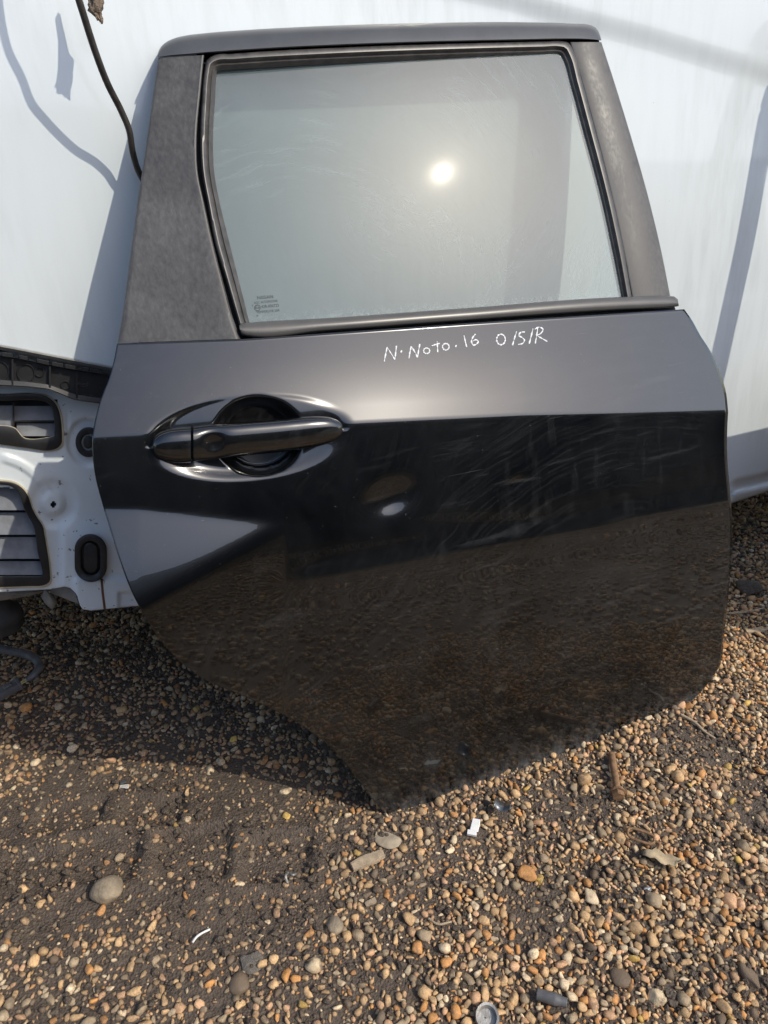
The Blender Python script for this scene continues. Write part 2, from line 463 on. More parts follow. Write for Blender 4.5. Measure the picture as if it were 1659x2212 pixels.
def ground_sheet():
    xs = np.concatenate([np.linspace(-6, -1.75, 12)[:-1], np.arange(-1.75, 2.35, .0085), np.linspace(2.35, 7, 12)[1:]])
    ys = np.concatenate([np.linspace(-8, .32, 22)[:-1], np.arange(.32, 1.95, .0075), np.arange(1.95, 2.9, .03), np.linspace(2.9, 30, 14)[1:]])
    X, Y = np.meshgrid(xs, ys)
    edge = ss((X + 2.2) / .5) * ss((2.8 - X) / .5) * ss((Y + .1) / .4) * ss((3.2 - Y) / .5)
    Z = hgt(X, Y) * edge - .004 * (1 - edge)
    V = np.stack([X, Y, Z], -1).reshape(-1, 3)
    # carry the sheet out to the horizon with one wide outer ring
    nr, nc = X.shape
    o = mk('ground', V, grid_faces(nr, nc), M['mud'], None, True, (0, 0, 0))
    tag(o, 'brown muddy yard ground under the gravel', 'ground', kind='structure')
    a, b, c, d = -6, 7, -8, 30
    L = 300
    q = [(-L, -L, -.004), (L, -L, -.004), (L, L, -.004), (-L, L, -.004), (a, c, -.004), (b, c, -.004), (b, d, -.004), (a, d, -.004)]
    o2 = mk('terrain', q, [(0, 1, 5, 4), (1, 2, 6, 5), (2, 3, 7, 6), (3, 0, 4, 7)], M['mud'], None, False, (0, 0, 0))
    tag(o2, 'flat yard ground running out to the horizon', 'ground', kind='structure')
ground_sheet()

# ------------------------------------------------------------------ the car door
DOOR = empty('car_door', TIP, 'dark grey car rear door leaning against the white van on gravel', 'car door')
PXM = .00062                                   # metres per picture unit on the door, for the section's slope table
def crease_y(px):
    return np.interp(px, [199, 295, 770, 1130, 1573], [943, 939, 915, 898, 889])
_wt = np.array([-260, -215, -150, -90, -40, -8, -2, 3, 10, 60, 150, 260, 380, 520, 700, 900])
_ph = np.array([  11,   12,   14.5,  18,  20.5, 21, 16, 5, 2, 2, 3.0, 1.0, -2, -4, -6, -7.0])
_wf = np.linspace(-300, 1000, 5201)
_df = np.cumsum(np.tan(np.radians(np.interp(_wf, _wt, _ph)))) * (_wf[1] - _wf[0]) * PXM
_df -= np.interp(3, _wf, _df)
ARCH = [(199, 950), (200, 985), (206, 1030), (220, 1085), (240, 1150), (262, 1220), (285, 1280), (315, 1335), (345, 1380), (388, 1428), (440, 1466), (510, 1497), (578, 1527), (640, 1560), (695, 1598), (740, 1641), (778, 1690), (812, 1735), (850, 1777)]
_arch = polyline(ARCH, 220)
def arch_dist(px, py):
    px = np.asarray(px, float); sh = px.shape
    P = np.stack([px.ravel(), np.asarray(py, float).ravel()], 1)
    out = np.empty(len(P))
    for i in range(0, len(P), 20000):
        d = P[i:i+20000, None, :] - _arch[None]
        out[i:i+20000] = np.sqrt((d ** 2).sum(-1).min(1))
    return out.reshape(sh)
DCX, DCY, DRX, DRY = 537., 946., 234., 95.
DROT = math.atan2(-48, 467) * .9
_yd = np.linspace(-120, 120, 481)
_dd = np.cumsum(np.tan(np.radians(np.interp(_yd, [-120, -95, -55, -30, 30, 120], [19, 18, 12, 3, 0, 0])))) * .5 * PXM
def low_d(px, py):
    px = np.asarray(px, float); py = np.asarray(py, float)
    wv = py - crease_y(px)
    d = np.interp(wv, _wf, _df)
    # barrel along the length: ends fall away a little
    d = d - .010 * ((px - 1090) / 700) ** 2
    # wheel arch flare
    xc = np.clip(px, 300, 640); yt = 1100 + (xc - 310) * .085; yl = np.maximum(yt, 1312 - (xc - 300) * .585)
    sp_ = lambda q, wd: wd * np.logaddexp(0, q / wd)
    d = d + math.tan(R(14.5)) * PXM * (sp_(py - yt, 5.) - sp_(py - yl, 9.))
    # handle dish
    c, s = math.cos(DROT), math.sin(DROT)
    ex = (px - DCX) * c + (py - DCY) * s; ey = -(px - DCX) * s + (py - DCY) * c
    r = np.sqrt((ex / DRX) ** 2 + (ey / DRY) ** 2)
    xx = np.clip(px, DCX - DRX, DCX + DRX)
    topd = np.interp(-DRY + (DCY - crease_y(xx)), _wf, _df) - .010 * ((px - 1090) / 700) ** 2
    dish = topd + np.interp(ey, _yd, _dd) - np.interp(-95, _yd, _dd)
    wall = np.where(ey > 0, .36, .12) + .22 * np.abs(ex / DRX) ** 4
    S = ss((1 - r) / wall)
    d = d * (1 - S) + dish * S
    rc = np.sqrt(((px - 558) / 103) ** 2 + ((py - 940) / 90) ** 2)
    floor = topd - .014 + np.tan(R(-9)) * (py - 852) * PXM
    Sc = ss((1 - rc) / .32)
    d = d * (1 - Sc) + floor * Sc
    # dents put into the shape so the low panel mirrors bright sky patches
    d = d - .0080 * np.exp(-(((px - 842 + (py - 1080) * .5) / 46) ** 2 + ((py - 1078) / 36) ** 2))
    d = d - .0016 * np.exp(-(((px - 1115 + (py - 1050) * .6) / 24) ** 2 + ((py - 1046) / 17) ** 2))
    d = d + .0022 * np.exp(-((py - (1265 - (px - 620) * .19)) / 26) ** 2) * ss((px - 560) / 200)
    return d
def low(px, py, off=0.0):
    px = np.asarray(px, float); py = np.asarray(py, float)
    d = low_d(px, py) + off
    return hit(px, py, TIP + d[..., None] * N_LOW, N_LOW)

LSIDE_T = [(253, 742), (247, 775), (237, 812), (216, 868), (205, 910), (199, 943)]
RSIDE_T = [(1478, 668), (1494, 690), (1512, 722), (1534, 756), (1556, 805), (1568, 845), (1573, 889)]
RSIDE_B = [(1573, 889), (1571, 930), (1571, 985), (1577, 1060), (1582, 1125), (1580, 1200), (1573, 1290), (1563, 1380), (1556, 1436), (1536, 1468), (1514, 1495), (1484, 1524), (1449, 1549)]
def door_skin():
    uu = np.concatenate([np.linspace(0, .44, 170)[:-1], np.linspace(.44, 1, 110)])
    LT, RT = spline(LSIDE_T, 400), spline(RSIDE_T, 400)
    LB, RB = spline(ARCH, 800), spline(RSIDE_B, 800)
    vt = np.concatenate([np.linspace(0, .55, 20)[:-1], np.linspace(.55, .95, 28)[:-1], np.linspace(.95, 1, 9)])
    vb = np.concatenate([np.linspace(0, .012, 5)[:-1], np.linspace(.012, .16, 46)[:-1], np.linspace(.16, 1, 110)])[1:]
    rows = []
    for v in vt:
        a, b = LT[int(round(v * 399))], RT[int(round(v * 399))]
        rows.append((a, b, v, 0))
    for v in vb:
        # left side runs on faster near the top so that rows stay level behind the handle
        a, b = LB[int(round(v * 799))], RB[int(round(v * 799))]
        rows.append((a, b, v, 1))
    PX = np.array([a[0] + (b[0] - a[0]) * uu for a, b, v, k in rows])
    PY = np.array([a[1] + (b[1] - a[1]) * uu for a, b, v, k in rows])
    # follow the crease and the belt line exactly
    for i, (a, b, v, k) in enumerate(rows):
        sag = crease_y(PX[i]) - (943 + (889 - 943) * (PX[i] - 199) / (1573 - 199))
        wgt = v if k == 0 else max(0, 1 - v * 5)
        PY[i] += sag * wgt
        if k == 0:
            belt = np.interp(PX[i], [253, 524, 1000, 1478], [742, 733, 699, 668]) - (742 + (668 - 742) * (PX[i] - 253) / (1478 - 253))
            PY[i] += belt * (1 - v)
    # the hem turns in along every edge
    Vv = low(PX, PY)
    nr, nc = PX.shape
    V = Vv.reshape(-1, 3).tolist(); Fc = grid_faces(nr, nc)
    ring = [(0, j) for j in range(nc)] + [(i, nc - 1) for i in range(1, nr)] + [(nr - 1, j) for j in range(nc - 2, -1, -1)] + [(i, 0) for i in range(nr - 2, 0, -1)]
    cen = Vv[nr // 2, nc // 2]
    prev = [i * nc + j for i, j in ring]
    for inset, dep in ((.0008, .0016), (.0012, .011), (.012, .013)):
        cur = []
        for (i, j) in ring:
            p = Vv[i, j]; q = unit(cen - p)
            cur.append(len(V)); V.append(list(p + q * inset * .5 - N_LOW * dep))
        m = len(ring)
        for k in range(m):
            Fc.append((prev[k], prev[(k + 1) % m], cur[(k + 1) % m], cur[k]))
        prev = cur
    so_ = mk('outer_skin', V, Fc, M['paint'], DOOR)
    # dried mud film along the sill hem
    e0, e1 = np.array([850., 1777.]), np.array([1449., 1549.]); ed = unit(e1 - e0)
    q = np.stack([PX.ravel(), PY.ravel()], 1) - e0
    g = np.exp(-np.abs(q @ np.array([-ed[1], ed[0]])) / 15.) * .9 + .12 * np.exp(-np.abs(q @ np.array([-ed[1], ed[0]])) / 60.)
    g = np.concatenate([g, np.zeros(len(V) - len(g))])
    at = so_.data.attributes.new('grime', 'FLOAT', 'POINT'); at.data.foreach_set('value', g.astype(np.float32))
    # inner pressing: a shallower shell behind, closing the back of the door
    idx = list(range(0, nr, 12)) + [nr - 1]; jdx = list(range(0, nc, 20)) + [nc - 1]
    A = np.array([[Vv[i, j] for j in jdx] for i in idx])
    g = A.mean((0, 1)); B = g + (A - g) * .965
    Fr = B - N_LOW * .014; Bk = g + (A - g) * .90 - N_LOW * .085
    n0, n1 = Fr.shape[:2]
    V = np.vstack([Fr.reshape(-1, 3), Bk.reshape(-1, 3)]); off = n0 * n1
    Fc = grid_faces(n0, n1, off)
    rg = [(0, j) for j in range(n1)] + [(i, n1 - 1) for i in range(1, n0)] + [(n0 - 1, j) for j in range(n1 - 2, -1, -1)] + [(i, 0) for i in range(n0 - 2, 0, -1)]
    rg = [i * n1 + j for i, j in rg]
    for k in range(len(rg)):
        a, b = rg[k], rg[(k + 1) % len(rg)]
        Fc.append((a, b, off + b, off + a))
    smooth_by_angle(mk('inner_pressing', V, Fc, M['dark'], DOOR))
door_skin()

# window part of the door: a second plane hinged on the belt line
B0 = low(np.array(253.), np.array(742.)); B1 = low(np.array(1478.), np.array(668.))
BD = unit(B1 - B0)
# the pane's normal is set so that the sun's mirror image falls where the photograph shows it
GPX, GPY = 975., 352.
_h_up = unit(SUN - unit(ray(np.array(GPX), np.array(GPY))))
N_UP = unit(_h_up - BD * (_h_up @ BD))           # nearest plane through the belt line
print('upper plane tilt', math.degrees(math.asin(N_UP[2])), 'yaw', math.degrees(math.atan2(N_UP[0], -N_UP[1])), 'low yaw', math.degrees(PSI), 'half', _h_up, N_UP, math.degrees(math.acos(min(1, _h_up @ N_UP))))
def up_d(px, py):
    return -.008 * ((px - 900) / 500) ** 2 - .004 * ((py - 420) / 300) ** 2
def up(px, py, off=0.0):
    px = np.asarray(px, float); py = np.asarray(py, float)
    d = up_d(px, py) + off
    return hit(px, py, B0 + d[..., None] * N_UP, N_UP)

def strip(name, A, B, prof, mat, parent=DOOR, n=80, surf=up, interp='spline', ends=None, angle=None, closed_back=True):
    """sheet between two paired polylines (picture units); prof = [(w, offset)]; ends close the two short sides"""
    P = np.hstack([np.asarray(A, float), np.asarray(B, float)])
    Q = spline(P, n) if interp == 'spline' else polyline(P, n)
    V = []
    for w_, o_ in prof:
        px = Q[:, 0] + (Q[:, 2] - Q[:, 0]) * w_; py = Q[:, 1] + (Q[:, 3] - Q[:, 1]) * w_
        V.append(surf(px, py, o_))
    V = np.stack(V, 1); m = V.shape[1]
    Fc = grid_faces(n, m)
    if closed_back:
        for i in range(n - 1):
            Fc.append((i * m, (i + 1) * m, (i + 1) * m + m - 1, i * m + m - 1))
        Fc.append(tuple(range(m))); Fc.append(tuple((n - 1) * m + k for k in range(m)))
    o = mk(name, V.reshape(-1, 3), Fc, mat, parent)
    smooth_by_angle(o, angle or 50)
    return o

def zz(pts, x0, y0, k):
    return [(x0 + x * k, y0 + y * k) for x, y in pts]
# glass: two closely set sheets joined at the rim
GL = [(538, 702), (519, 622), (500, 544), (480, 482), (467, 414), (458, 352), (459, 290), (463, 220), (467, 152)]
GRt = [(1347, 644), (1331, 595), (1314, 520), (1296, 432), (1270, 340), (1245, 250), (1228, 185), (1217, 148), (1207, 117)]
def glass():
    a, b = spline(np.array(GL) + [-14, 6], 40), spline(np.array(GRt) + [14, 6], 40)
    uu = np.linspace(0, 1, 48)
    PX = a[:, :1] + (b[:, :1] - a[:, :1]) * uu; PY = a[:, 1:] + (b[:, 1:] - a[:, 1:]) * uu
    PY = PY - 20 * (np.arange(40) / 39.)[:, None] ** 4
    # keep the mirrored sun where it is: true normal at the glint
    Vf = up(PX, PY, -.012)
    g = np.array(up(np.array(GPX), np.array(GPY), -.012))
    rest = _h_up - N_UP * (_h_up @ N_UP)
    Vf = Vf - ((Vf - g) @ rest)[..., None] * N_UP * .9
    nr, nc = PX.shape
    o = mk('window_pane', Vf.reshape(-1, 3), grid_faces(nr, nc), M['glass'], DOOR)
    return Vf
GLASS_V = glass()

TRIM_P = [(0, -.022), (0, -.004), (.012, -.0012), (.05, 0), (.95, 0), (.985, -.0012), (1, -.004), (1, -.022)]
strip('pillar_trim', [(342, 125), (333, 190), (319, 290), (307, 372), (298, 430), (286, 520), (273, 620), (262, 698), (254, 741)],
      [(441, 119), (434, 190), (425, 300), (428, 377), (441, 438), (459, 520), (485, 620), (506, 695), (520, 732)],
      [(0, -.022), (0, -.004), (.012, -.0012), (.05, 0), (.90, 0), (.955, .0022), (.985, .0016), (1, -.003), (1, -.022)], M['trim'])['label'] = 'wide mottled black pillar trim behind the window'
strip('pillar_trim', [(1231, 91), (1256, 176), (1279, 260), (1323, 432), (1347, 545), (1366, 643)], [(1299, 91), (1325, 171), (1351, 255), (1402, 432), (1429, 545), (1448, 641)],
      TRIM_P, M['trim'])['label'] = 'narrow mottled black pillar trim ahead of the window'
strip('roof_frame', [(340, 119), (345, 105), (356, 93), (373, 84), (400, 77), (440, 72), (520, 65.5), (700, 56), (900, 50), (1130, 48), (1240, 51), (1273, 53.5), (1286, 59), (1294, 70), (1299, 86)],
      [(341, 123), (352, 122.5), (366, 121.5), (382, 120.5), (405, 119), (444, 115.5), (550, 108), (710, 99.5), (900, 92.5), (1120, 87.3), (1222, 85.3), (1258, 85.6), (1275, 86.2), (1288, 86.8), (1298, 87.4)],
      [(0, -.03), (0, -.016), (.04, -.010), (.12, -.004), (.3, 0), (.93, .0025), (.985, .001), (1, -.003), (1, -.022)], M['frame'], n=110)
S_OUT = [(522, 724), (514, 694), (504, 661), (485, 596), (465, 531), (449, 446), (435, 368), (432, 310), (435, 222), (442, 150), (447, 128), (460, 119), (500, 115), (700, 103), (1000, 92.5), (1180, 88.5), (1215, 88), (1232, 93), (1240, 108), (1259, 174), (1282, 260), (1326, 432), (1350, 545), (1367, 645)]
S_IN = [(546, 724), (537, 694), (526, 650), (508, 580), (494, 524), (474, 440), (461, 366), (459, 300), (463, 220), (467, 160), (468.5, 153.5), (474, 151.5), (510, 149), (700, 138), (1000, 126), (1170, 121), (1197, 120), (1206, 121), (1211, 127), (1229, 185), (1250, 262), (1295, 432), (1319, 545), (1339, 645)]
strip('window_seal', S_OUT, S_IN, [(0, -.02), (.03, -.004), (.08, -.0005), (.2, .001), (.36, .0005), (.5, -.004), (.62, -.006), (.7, -.0045), (.78, -.006), (.9, -.0105), (1.02, -.0125), (1.06, -.02)], M['seal'], n=220, closed_back=False)
strip('belt_moulding', [(517, 703), (519, 699), (533, 697.5), (700, 687.5), (1000, 666), (1345, 641.5), (1444, 639.5), (1458, 641), (1464, 646)],
      [(519, 716), (523, 724), (536, 727), (700, 716), (1000, 693.5), (1345, 669.5), (1444, 664.5), (1461, 662.5), (1466.5, 661)],
      [(0, -.012), (0, .001), (.08, .0045), (.4, .0065), (.62, .0075), (.86, .006), (.97, .003), (1, -.004), (1, -.014)], M['moulding'], n=110)
# dark gap closing plate behind the window parts
strip('frame_backing', [(350, 130), (330, 290), (300, 500), (270, 720)], [(466, 140), (450, 290), (480, 500), (530, 724)], [(0, -.024), (1, -.024)], M['dark'], n=24, closed_back=False)
strip('frame_backing', [(1215, 95), (1260, 250), (1315, 470), (1345, 660)], [(1290, 95), (1345, 250), (1410, 470), (1440, 650)], [(0, -.024), (1, -.024)], M['dark'], n=24, closed_back=False)
strip('frame_backing', [(400, 92), (700, 70), (1000, 62), (1292, 68)], [(440, 135), (700, 122), (1000, 112), (1296, 104)], [(0, -.024), (1, -.024)], M['dark'], n=24, closed_back=False)

strip('frame_backing', [(300, 724), (700, 704), (1000, 681), (1452, 648)], [(300, 760), (700, 735), (1000, 712), (1462, 676)], [(0, -.02), (1, -.0145)], M['dark'], n=24, closed_back=False)

# ------------------------------------------------------------------ door handle
def loft(name, st, mat, parent, amp, base, n=60, sides=22, power=2.3, dent=None, endcap=(True, True)):
    """st = [(x, ytop, ybottom)] in picture units; bulges out of the door by amp over base"""
    S = spline(np.array(st, float), n)
    V = []
    hmax = (S[:, 2] - S[:, 1]).max() / 2
    for i, (x, yt, yb) in enumerate(S):
        c = (yt + yb) / 2; h = (yb - yt) / 2
        k = min(1, (h / hmax)) ** .6
        for j in range(sides):
            a = 2 * math.pi * j / sides
            ca, sa = math.cos(a), math.sin(a)
            e = 2 / power
            yy = c - h * math.copysign(abs(ca) ** e, ca)
            oo = math.copysign(abs(sa) ** e, sa)
            off = base + (amp * oo * k if oo > 0 else .008 * oo)
            if dent is not None and oo > 0: off -= dent(x, yy)
            p = hit(np.array(x), np.array(yy), TIP + off * N_LOW, N_LOW)
            V.append(p)
    Fc = grid_faces(n, sides, wrap=True)
    Fc.append(tuple(range(sides))); Fc.append(tuple((n - 1) * sides + k for k in range(sides)))
    o = mk(name, V, Fc, mat, parent); smooth_by_angle(o, 60)
    return o
HD = -.011
HND = empty('handle', low(np.array(560.), np.array(950.))); HND.location = Vector(HND.location) - Vector(TIP); HND.parent = DOOR
loft('grip_bar', [(418, 922, 999), (440, 919.5, 996), (480, 915, 990), (530, 910.5, 985), (580, 907, 980), (640, 902, 973), (690, 899, 964), (714, 901, 957), (730, 907, 950), (738, 914, 943), (742, 924, 934)],
     M['paint'], HND, .020, HD, dent=lambda x, y: .009 * math.exp(-(((x - 462) / 24) ** 2 + ((y - 958) / 20) ** 2)), n=90)
loft('end_cap', [(328, 960, 968), (330, 950, 977), (335, 942, 985), (345, 934, 992), (360, 928, 997), (384, 924, 1000.5), (412, 922, 1000)], M['paint'], HND, .020, HD, n=40)

# ------------------------------------------------------------------ writing on the door and the pane
def z6(p): return [((1400 + x * 1.0078) * .54004, (1100 + y * 1.0078) * .54004) for x, y in p]
def circ(cx, cy, rx, ry, a0=0, a1=360, n=14): return [(cx + rx * math.cos(R(a)), cy + ry * math.sin(R(a))) for a in np.linspace(a0, a1, n)]
STROKES = [
    [(136, 343), (141, 316), (147, 287)], [(147, 287), (162, 310), (178, 335)], [(178, 335), (181, 310), (184, 281)],
    [(201, 302), (206, 305)],
    [(234, 330), (238, 305), (243, 283)], [(243, 283), (256, 304), (268, 327)], [(268, 327), (272, 300), (277, 274)],
    circ(304, 301, 12, 11, -80, 290), [(345, 264), (347, 285), (348, 306)], [(325, 281), (340, 276), (356, 271)],
    circ(380, 285, 13, 13, -100, 275), [(418, 281), (423, 283)],
    [(452, 240), (457, 262), (463, 286)], [(498, 234), (486, 250), (482, 266), (489, 278), (502, 274), (509, 263), (500, 257), (488, 262)],
    circ(599, 256, 17, 21, -60, 310), [(661, 224), (653, 250), (645, 279)],
    [(694, 226), (676, 229), (670, 240), (682, 248), (692, 258), (686, 271), (667, 276)],
    [(726, 213), (719, 242), (711, 273)], [(745, 210), (741, 238), (735, 272)], [(733, 215), (752, 207), (766, 216), (758, 231), (741, 240)], [(741, 240), (760, 251), (783, 264)],
]
CHARS = [[0, 1, 2], [3], [4, 5, 6], [7], [8, 9], [10], [11], [12], [13], [14], [15], [16], [17], [18, 19, 20]]
def writing():
    t = empty('hand_lettering', low(np.array(1000.), np.array(745.)) - worldloc(DOOR)); t.parent = DOOR
    t['label'] = 'white hand-written N.Noto.16 O/S/R'
    for grp in CHARS:
        V, Fc = [], []
        for gi in grp:
            s = STROKES[gi]
            P = spline(np.array(z6(s)), max(6, len(s) * 5)) if len(s) > 2 else np.array(z6(s))
            T = np.gradient(P, axis=0); T /= np.linalg.norm(T, axis=1)[:, None]
            Nn = np.stack([-T[:, 1], T[:, 0]], 1)
            wd = 1.2 + .45 * np.sin(np.arange(len(P)) * .9 + len(s)) + .25 * rng.standard_normal(len(P))
            if len(s) == 2: wd[:] = 2.4
            b = len(V)
            for sgn, off in ((-1, .0003), (0, .0007), (1, .0003)):
                q = P + Nn * (wd * sgn)[:, None]
                V.extend(low(q[:, 0], q[:, 1], off).tolist())
            m = len(P)
            for k in range(2):
                for i in range(m - 1):
                    Fc.append((b + k * m + i, b + k * m + i + 1, b + (k + 1) * m + i + 1, b + (k + 1) * m + i))
        mk('letter', V, Fc, M['chalk'], t)
writing()

def text_mesh(name, txt, origin, xdir, ydir, size, mat, parent, align='LEFT', extrude=0.0):
    cu = bpy.data.curves.new(name, 'FONT'); cu.body = txt; cu.size = size; cu.align_x = align; cu.extrude = extrude; cu.resolution_u = 2
    ob = bpy.data.objects.new(name + '_curve', cu); COL.objects.link(ob)
    dg = bpy.context.evaluated_depsgraph_get()
    me = bpy.data.meshes.new_from_object(ob.evaluated_get(dg))
    bpy.data.objects.remove(ob); 
    v = np.empty(len(me.vertices) * 3); me.vertices.foreach_get('co', v); v = v.reshape(-1, 3)
    xdir, ydir = unit(xdir), np.asarray(ydir, float); ydir = unit(ydir - xdir * (ydir @ xdir)); zdir = np.cross(xdir, ydir)
    W = np.asarray(origin) + v[:, :1] * xdir + v[:, 1:2] * ydir + v[:, 2:3] * zdir
    fs = [tuple(p.vertices) for p in me.polygons]
    bpy.data.meshes.remove(me)
    return W, fs
def merge(parts):
    V, Fc = [], []
    for W, fs in parts:
        b = len(V); V.extend(np.asarray(W).tolist()); Fc.extend([tuple(b + i for i in f) for f in fs])
    return V, Fc
def ringmesh(P, wd, surf):
    P = np.asarray(P, float); c = P.mean(0); n = len(P)
    T = np.roll(P, -1, 0) - np.roll(P, 1, 0); T /= np.linalg.norm(T, axis=1)[:, None]; Nn = np.stack([-T[:, 1], T[:, 0]], 1)
    V = np.vstack([surf((P - Nn * wd / 2)[:, 0], (P - Nn * wd / 2)[:, 1]), surf((P + Nn * wd / 2)[:, 0], (P + Nn * wd / 2)[:, 1])])
    return V, [(i, (i + 1) % n, n + (i + 1) % n, n + i) for i in range(n)]
def gsurf(px, py, off=.0006):
    px = np.asarray(px, float); py = np.asarray(py, float)
    V = up(px, py, -.012 + off)
    g = np.array(up(np.array(GPX), np.array(GPY), -.012)); rest = _h_up - N_UP * (_h_up @ N_UP)
    return V - ((V - g) @ rest)[..., None] * N_UP * .9
def glass_print():
    def z5(x, y): return np.array(324 + x * .3255), np.array(108 + y * .3255)
    parts = []
    gx = gsurf(*z5(900, 1700)) - gsurf(*z5(700, 1716)); gy = gsurf(*z5(700, 1600)) - gsurf(*z5(700, 1716))
    px1 = np.linalg.norm(gx) / 200
    for txt, x, y, h in (('NISSAN', 716, 1648, 21), ('AGC AUTOMOTIVE', 697, 1678, 15.5), ('43R-006723', 744, 1706, 19), ('TEMPERLITE 20R', 711, 1741, 15), ('V', 680, 1698, 16), ('6   . . . . . .', 712, 1762, 13), ('E', 702, 1713, 23), ('6', 722, 1710, 16)):
        parts.append(text_mesh('print', txt, gsurf(*z5(x, y)), gx, gy, h * 1.42 * px1, None, None))
    # text widths follow the font; scale each line to its width in the photograph
    tgt = [104, 155, 116, 155, 12, 120, 16, 11]
    for k, (W, fs) in enumerate(parts):
        W = np.asarray(W); o = W[0]
        xd = unit(gx); e = (W @ xd); e0, e1 = e.min(), e.max()
        f = tgt[k] * px1 / max(1e-6, e1 - e0)
        parts[k] = (W + ((e - e0) * (f - 1))[:, None] * xd, fs)
    cx, cy = z5(717, 1704)
    parts.append(ringmesh([(cx + 6.4 * math.cos(a), cy + 6.4 * math.sin(a)) for a in np.linspace(0, 2 * math.pi, 29)[:-1]], 1.0, gsurf))
    V, Fc = merge(parts)
    o = mk('glass_print', V, Fc, M['print_'], DOOR, False); o['label'] = 'small dark maker print in the corner of the pane'
glass_print()

# ------------------------------------------------------------------ the white van behind
_tops = np.array([up(np.array(x), np.array(y), -.036) for x, y in ((345, 100), (700, 56), (1000, 50), (1290, 65))])
VPSI = math.atan2(_tops[3][1] - _tops[0][1], _tops[3][0] - _tops[0][0])
VAX = np.array([math.cos(VPSI), math.sin(VPSI), 0]); VIN = np.array([-math.sin(VPSI), math.cos(VPSI), 0])
VLEAN = R(7)
N_VAN = -VIN * math.cos(VLEAN) + np.array([0, 0, 1]) * math.sin(VLEAN)
_back = [min((p - TIP) @ N_VAN for p in _tops)]
V0 = TIP + N_VAN * (_back[0] - .004)
print('van', math.degrees(VPSI), _back)
def van_d(px, py):
    px = np.asarray(px, float); py = np.asarray(py, float)
    # soft roll shaped in for a reflection's tone step, turning the panel down below a line rising to the left
    line = np.interp(px, [-700, 1100, 1200, 1400, 1659, 2400], [-420, -30, 0, 52, 130, 380])
    q = py - line
    d = -.006 * ss(q / 60) + .010 * ss((q - 40) / 420)
    d = d - .03 * ((px - 900) / 1500) ** 2 * 0
    low_ = np.interp(px, [-700, 1100, 1580, 1659, 2400], [4000, 4000, 1030, 1012, 850])
    e = py - low_
    d = d - .018 * ss((e - 4) / 22) + .010 * ss((e - 26) / 14) - .03 * ss((e - 38) / 40)
    return d
def van(px, py, off=0.0):
    px = np.asarray(px, float); py = np.asarray(py, float)
    d = van_d(px, py) + off
    return hit(px, py, V0 + d[..., None] * N_VAN, N_VAN)
VAN = empty('van', ground(700, 1250), 'white van body side with its rear bumper removed', 'van')
def van_panel():
    xs = np.concatenate([np.linspace(-900, -40, 14)[:-1], np.linspace(-40, 420, 60)[:-1], np.linspace(420, 1100, 50)[:-1], np.linspace(1100, 1700, 90)[:-1], np.linspace(1700, 2600, 20)])
    bot = np.interp(xs, [-900, 0, 120, 241, 300, 420, 600, 1100, 1400, 1560, 1590, 1659, 2600], [560, 746, 769, 793, 806, 900, 1100, 1180, 1150, 1096, 1084, 1061, 750])
    vv = np.concatenate([np.linspace(0, .42, 14)[:-1], np.linspace(.42, .90, 90)[:-1], np.linspace(.90, 1, 44)])
    top = -900
    PX = np.repeat(xs[None], len(vv), 0); PY = top + (bot - top)[None] * vv[:, None]
    V = van(PX, PY); nr, nc = PX.shape
    Vl = V.reshape(-1, 3).tolist(); Fc = grid_faces(nr, nc)
    # rolled lower edge
    prev = [(nr - 1) * nc + j for j in range(nc)]
    for dn, dep in ((.0015, .003), (.0015, .03)):
        cur = []
        for j in range(nc):
            cur.append(len(Vl)); Vl.append((V[nr - 1, j] - np.array([0, 0, dn]) - N_VAN * dep).tolist())
        for j in range(nc - 1): Fc.append((prev[j], prev[j + 1], cur[j + 1], cur[j]))
        prev = cur
    mk('side_panel', Vl, Fc, M['van'], VAN)
    return V
VANV = van_panel()
def seam():
    # grey sealed lip under the outer panel, above the bracket
    xs = np.linspace(-300, 300, 50); y = np.interp(xs, [-300, 0, 120, 241, 300], [690, 746, 769, 793, 806])
    strip('panel_lip', list(zip(xs, y)), list(zip(xs, y + 10)), [(0, -.004), (0, .004), (.25, .006), (.6, .003), (1, .001), (1, -.012)], M['under'], VAN, n=60, surf=van, interp='poly')
seam()
# inner body panel, 15 mm behind the outer one, hinged so its foot tucks in
def inn(px, py, off=0.0):
    px = np.asarray(px, float); py = np.asarray(py, float)
    d = np.full(px.shape, -.030) + off
    # pressed swages: an arc, a boss round the bolt hole, dishes round the grommets, a shelf fold at the foot
    r1 = np.sqrt((px - 114) ** 2 + (py - 1088) ** 2); d = d - .005 * ss((r1 - 20) / 12) * ss((62 - r1) / 24) + .002 * ss((20 - r1) / 3)
    r2 = np.sqrt(((px - 190) / 40.) ** 2 + ((py - 955) / 46.) ** 2); d = d - .006 * ss((1.25 - r2) / .3)
    arc = np.abs(np.sqrt((px + 20) ** 2 + (py - 1125) ** 2) - 138); d = d + .0035 * ss((14 - arc) / 10) * ss((px + 10) / 30) * ss((1075 - py) / 20)
    d = d + .008 * ss((px - 120) / 22) * ss((py - 1105) / 70)
    d = d + .006 * ss((py - 1240) / 18) * ss((px - 150) / 20) - .006 * ss((252 - px) / 8 * 0 + (px - 252) / 10) * ss((py - 1276) / 6)
    d = d - .004 * ss((6 - np.abs(px - 146)) / 6) * ss((960 - py) / 60) * ss((py - 880) / 30)
    return hit(px, py, V0 + d[..., None] * N_VAN, N_VAN)
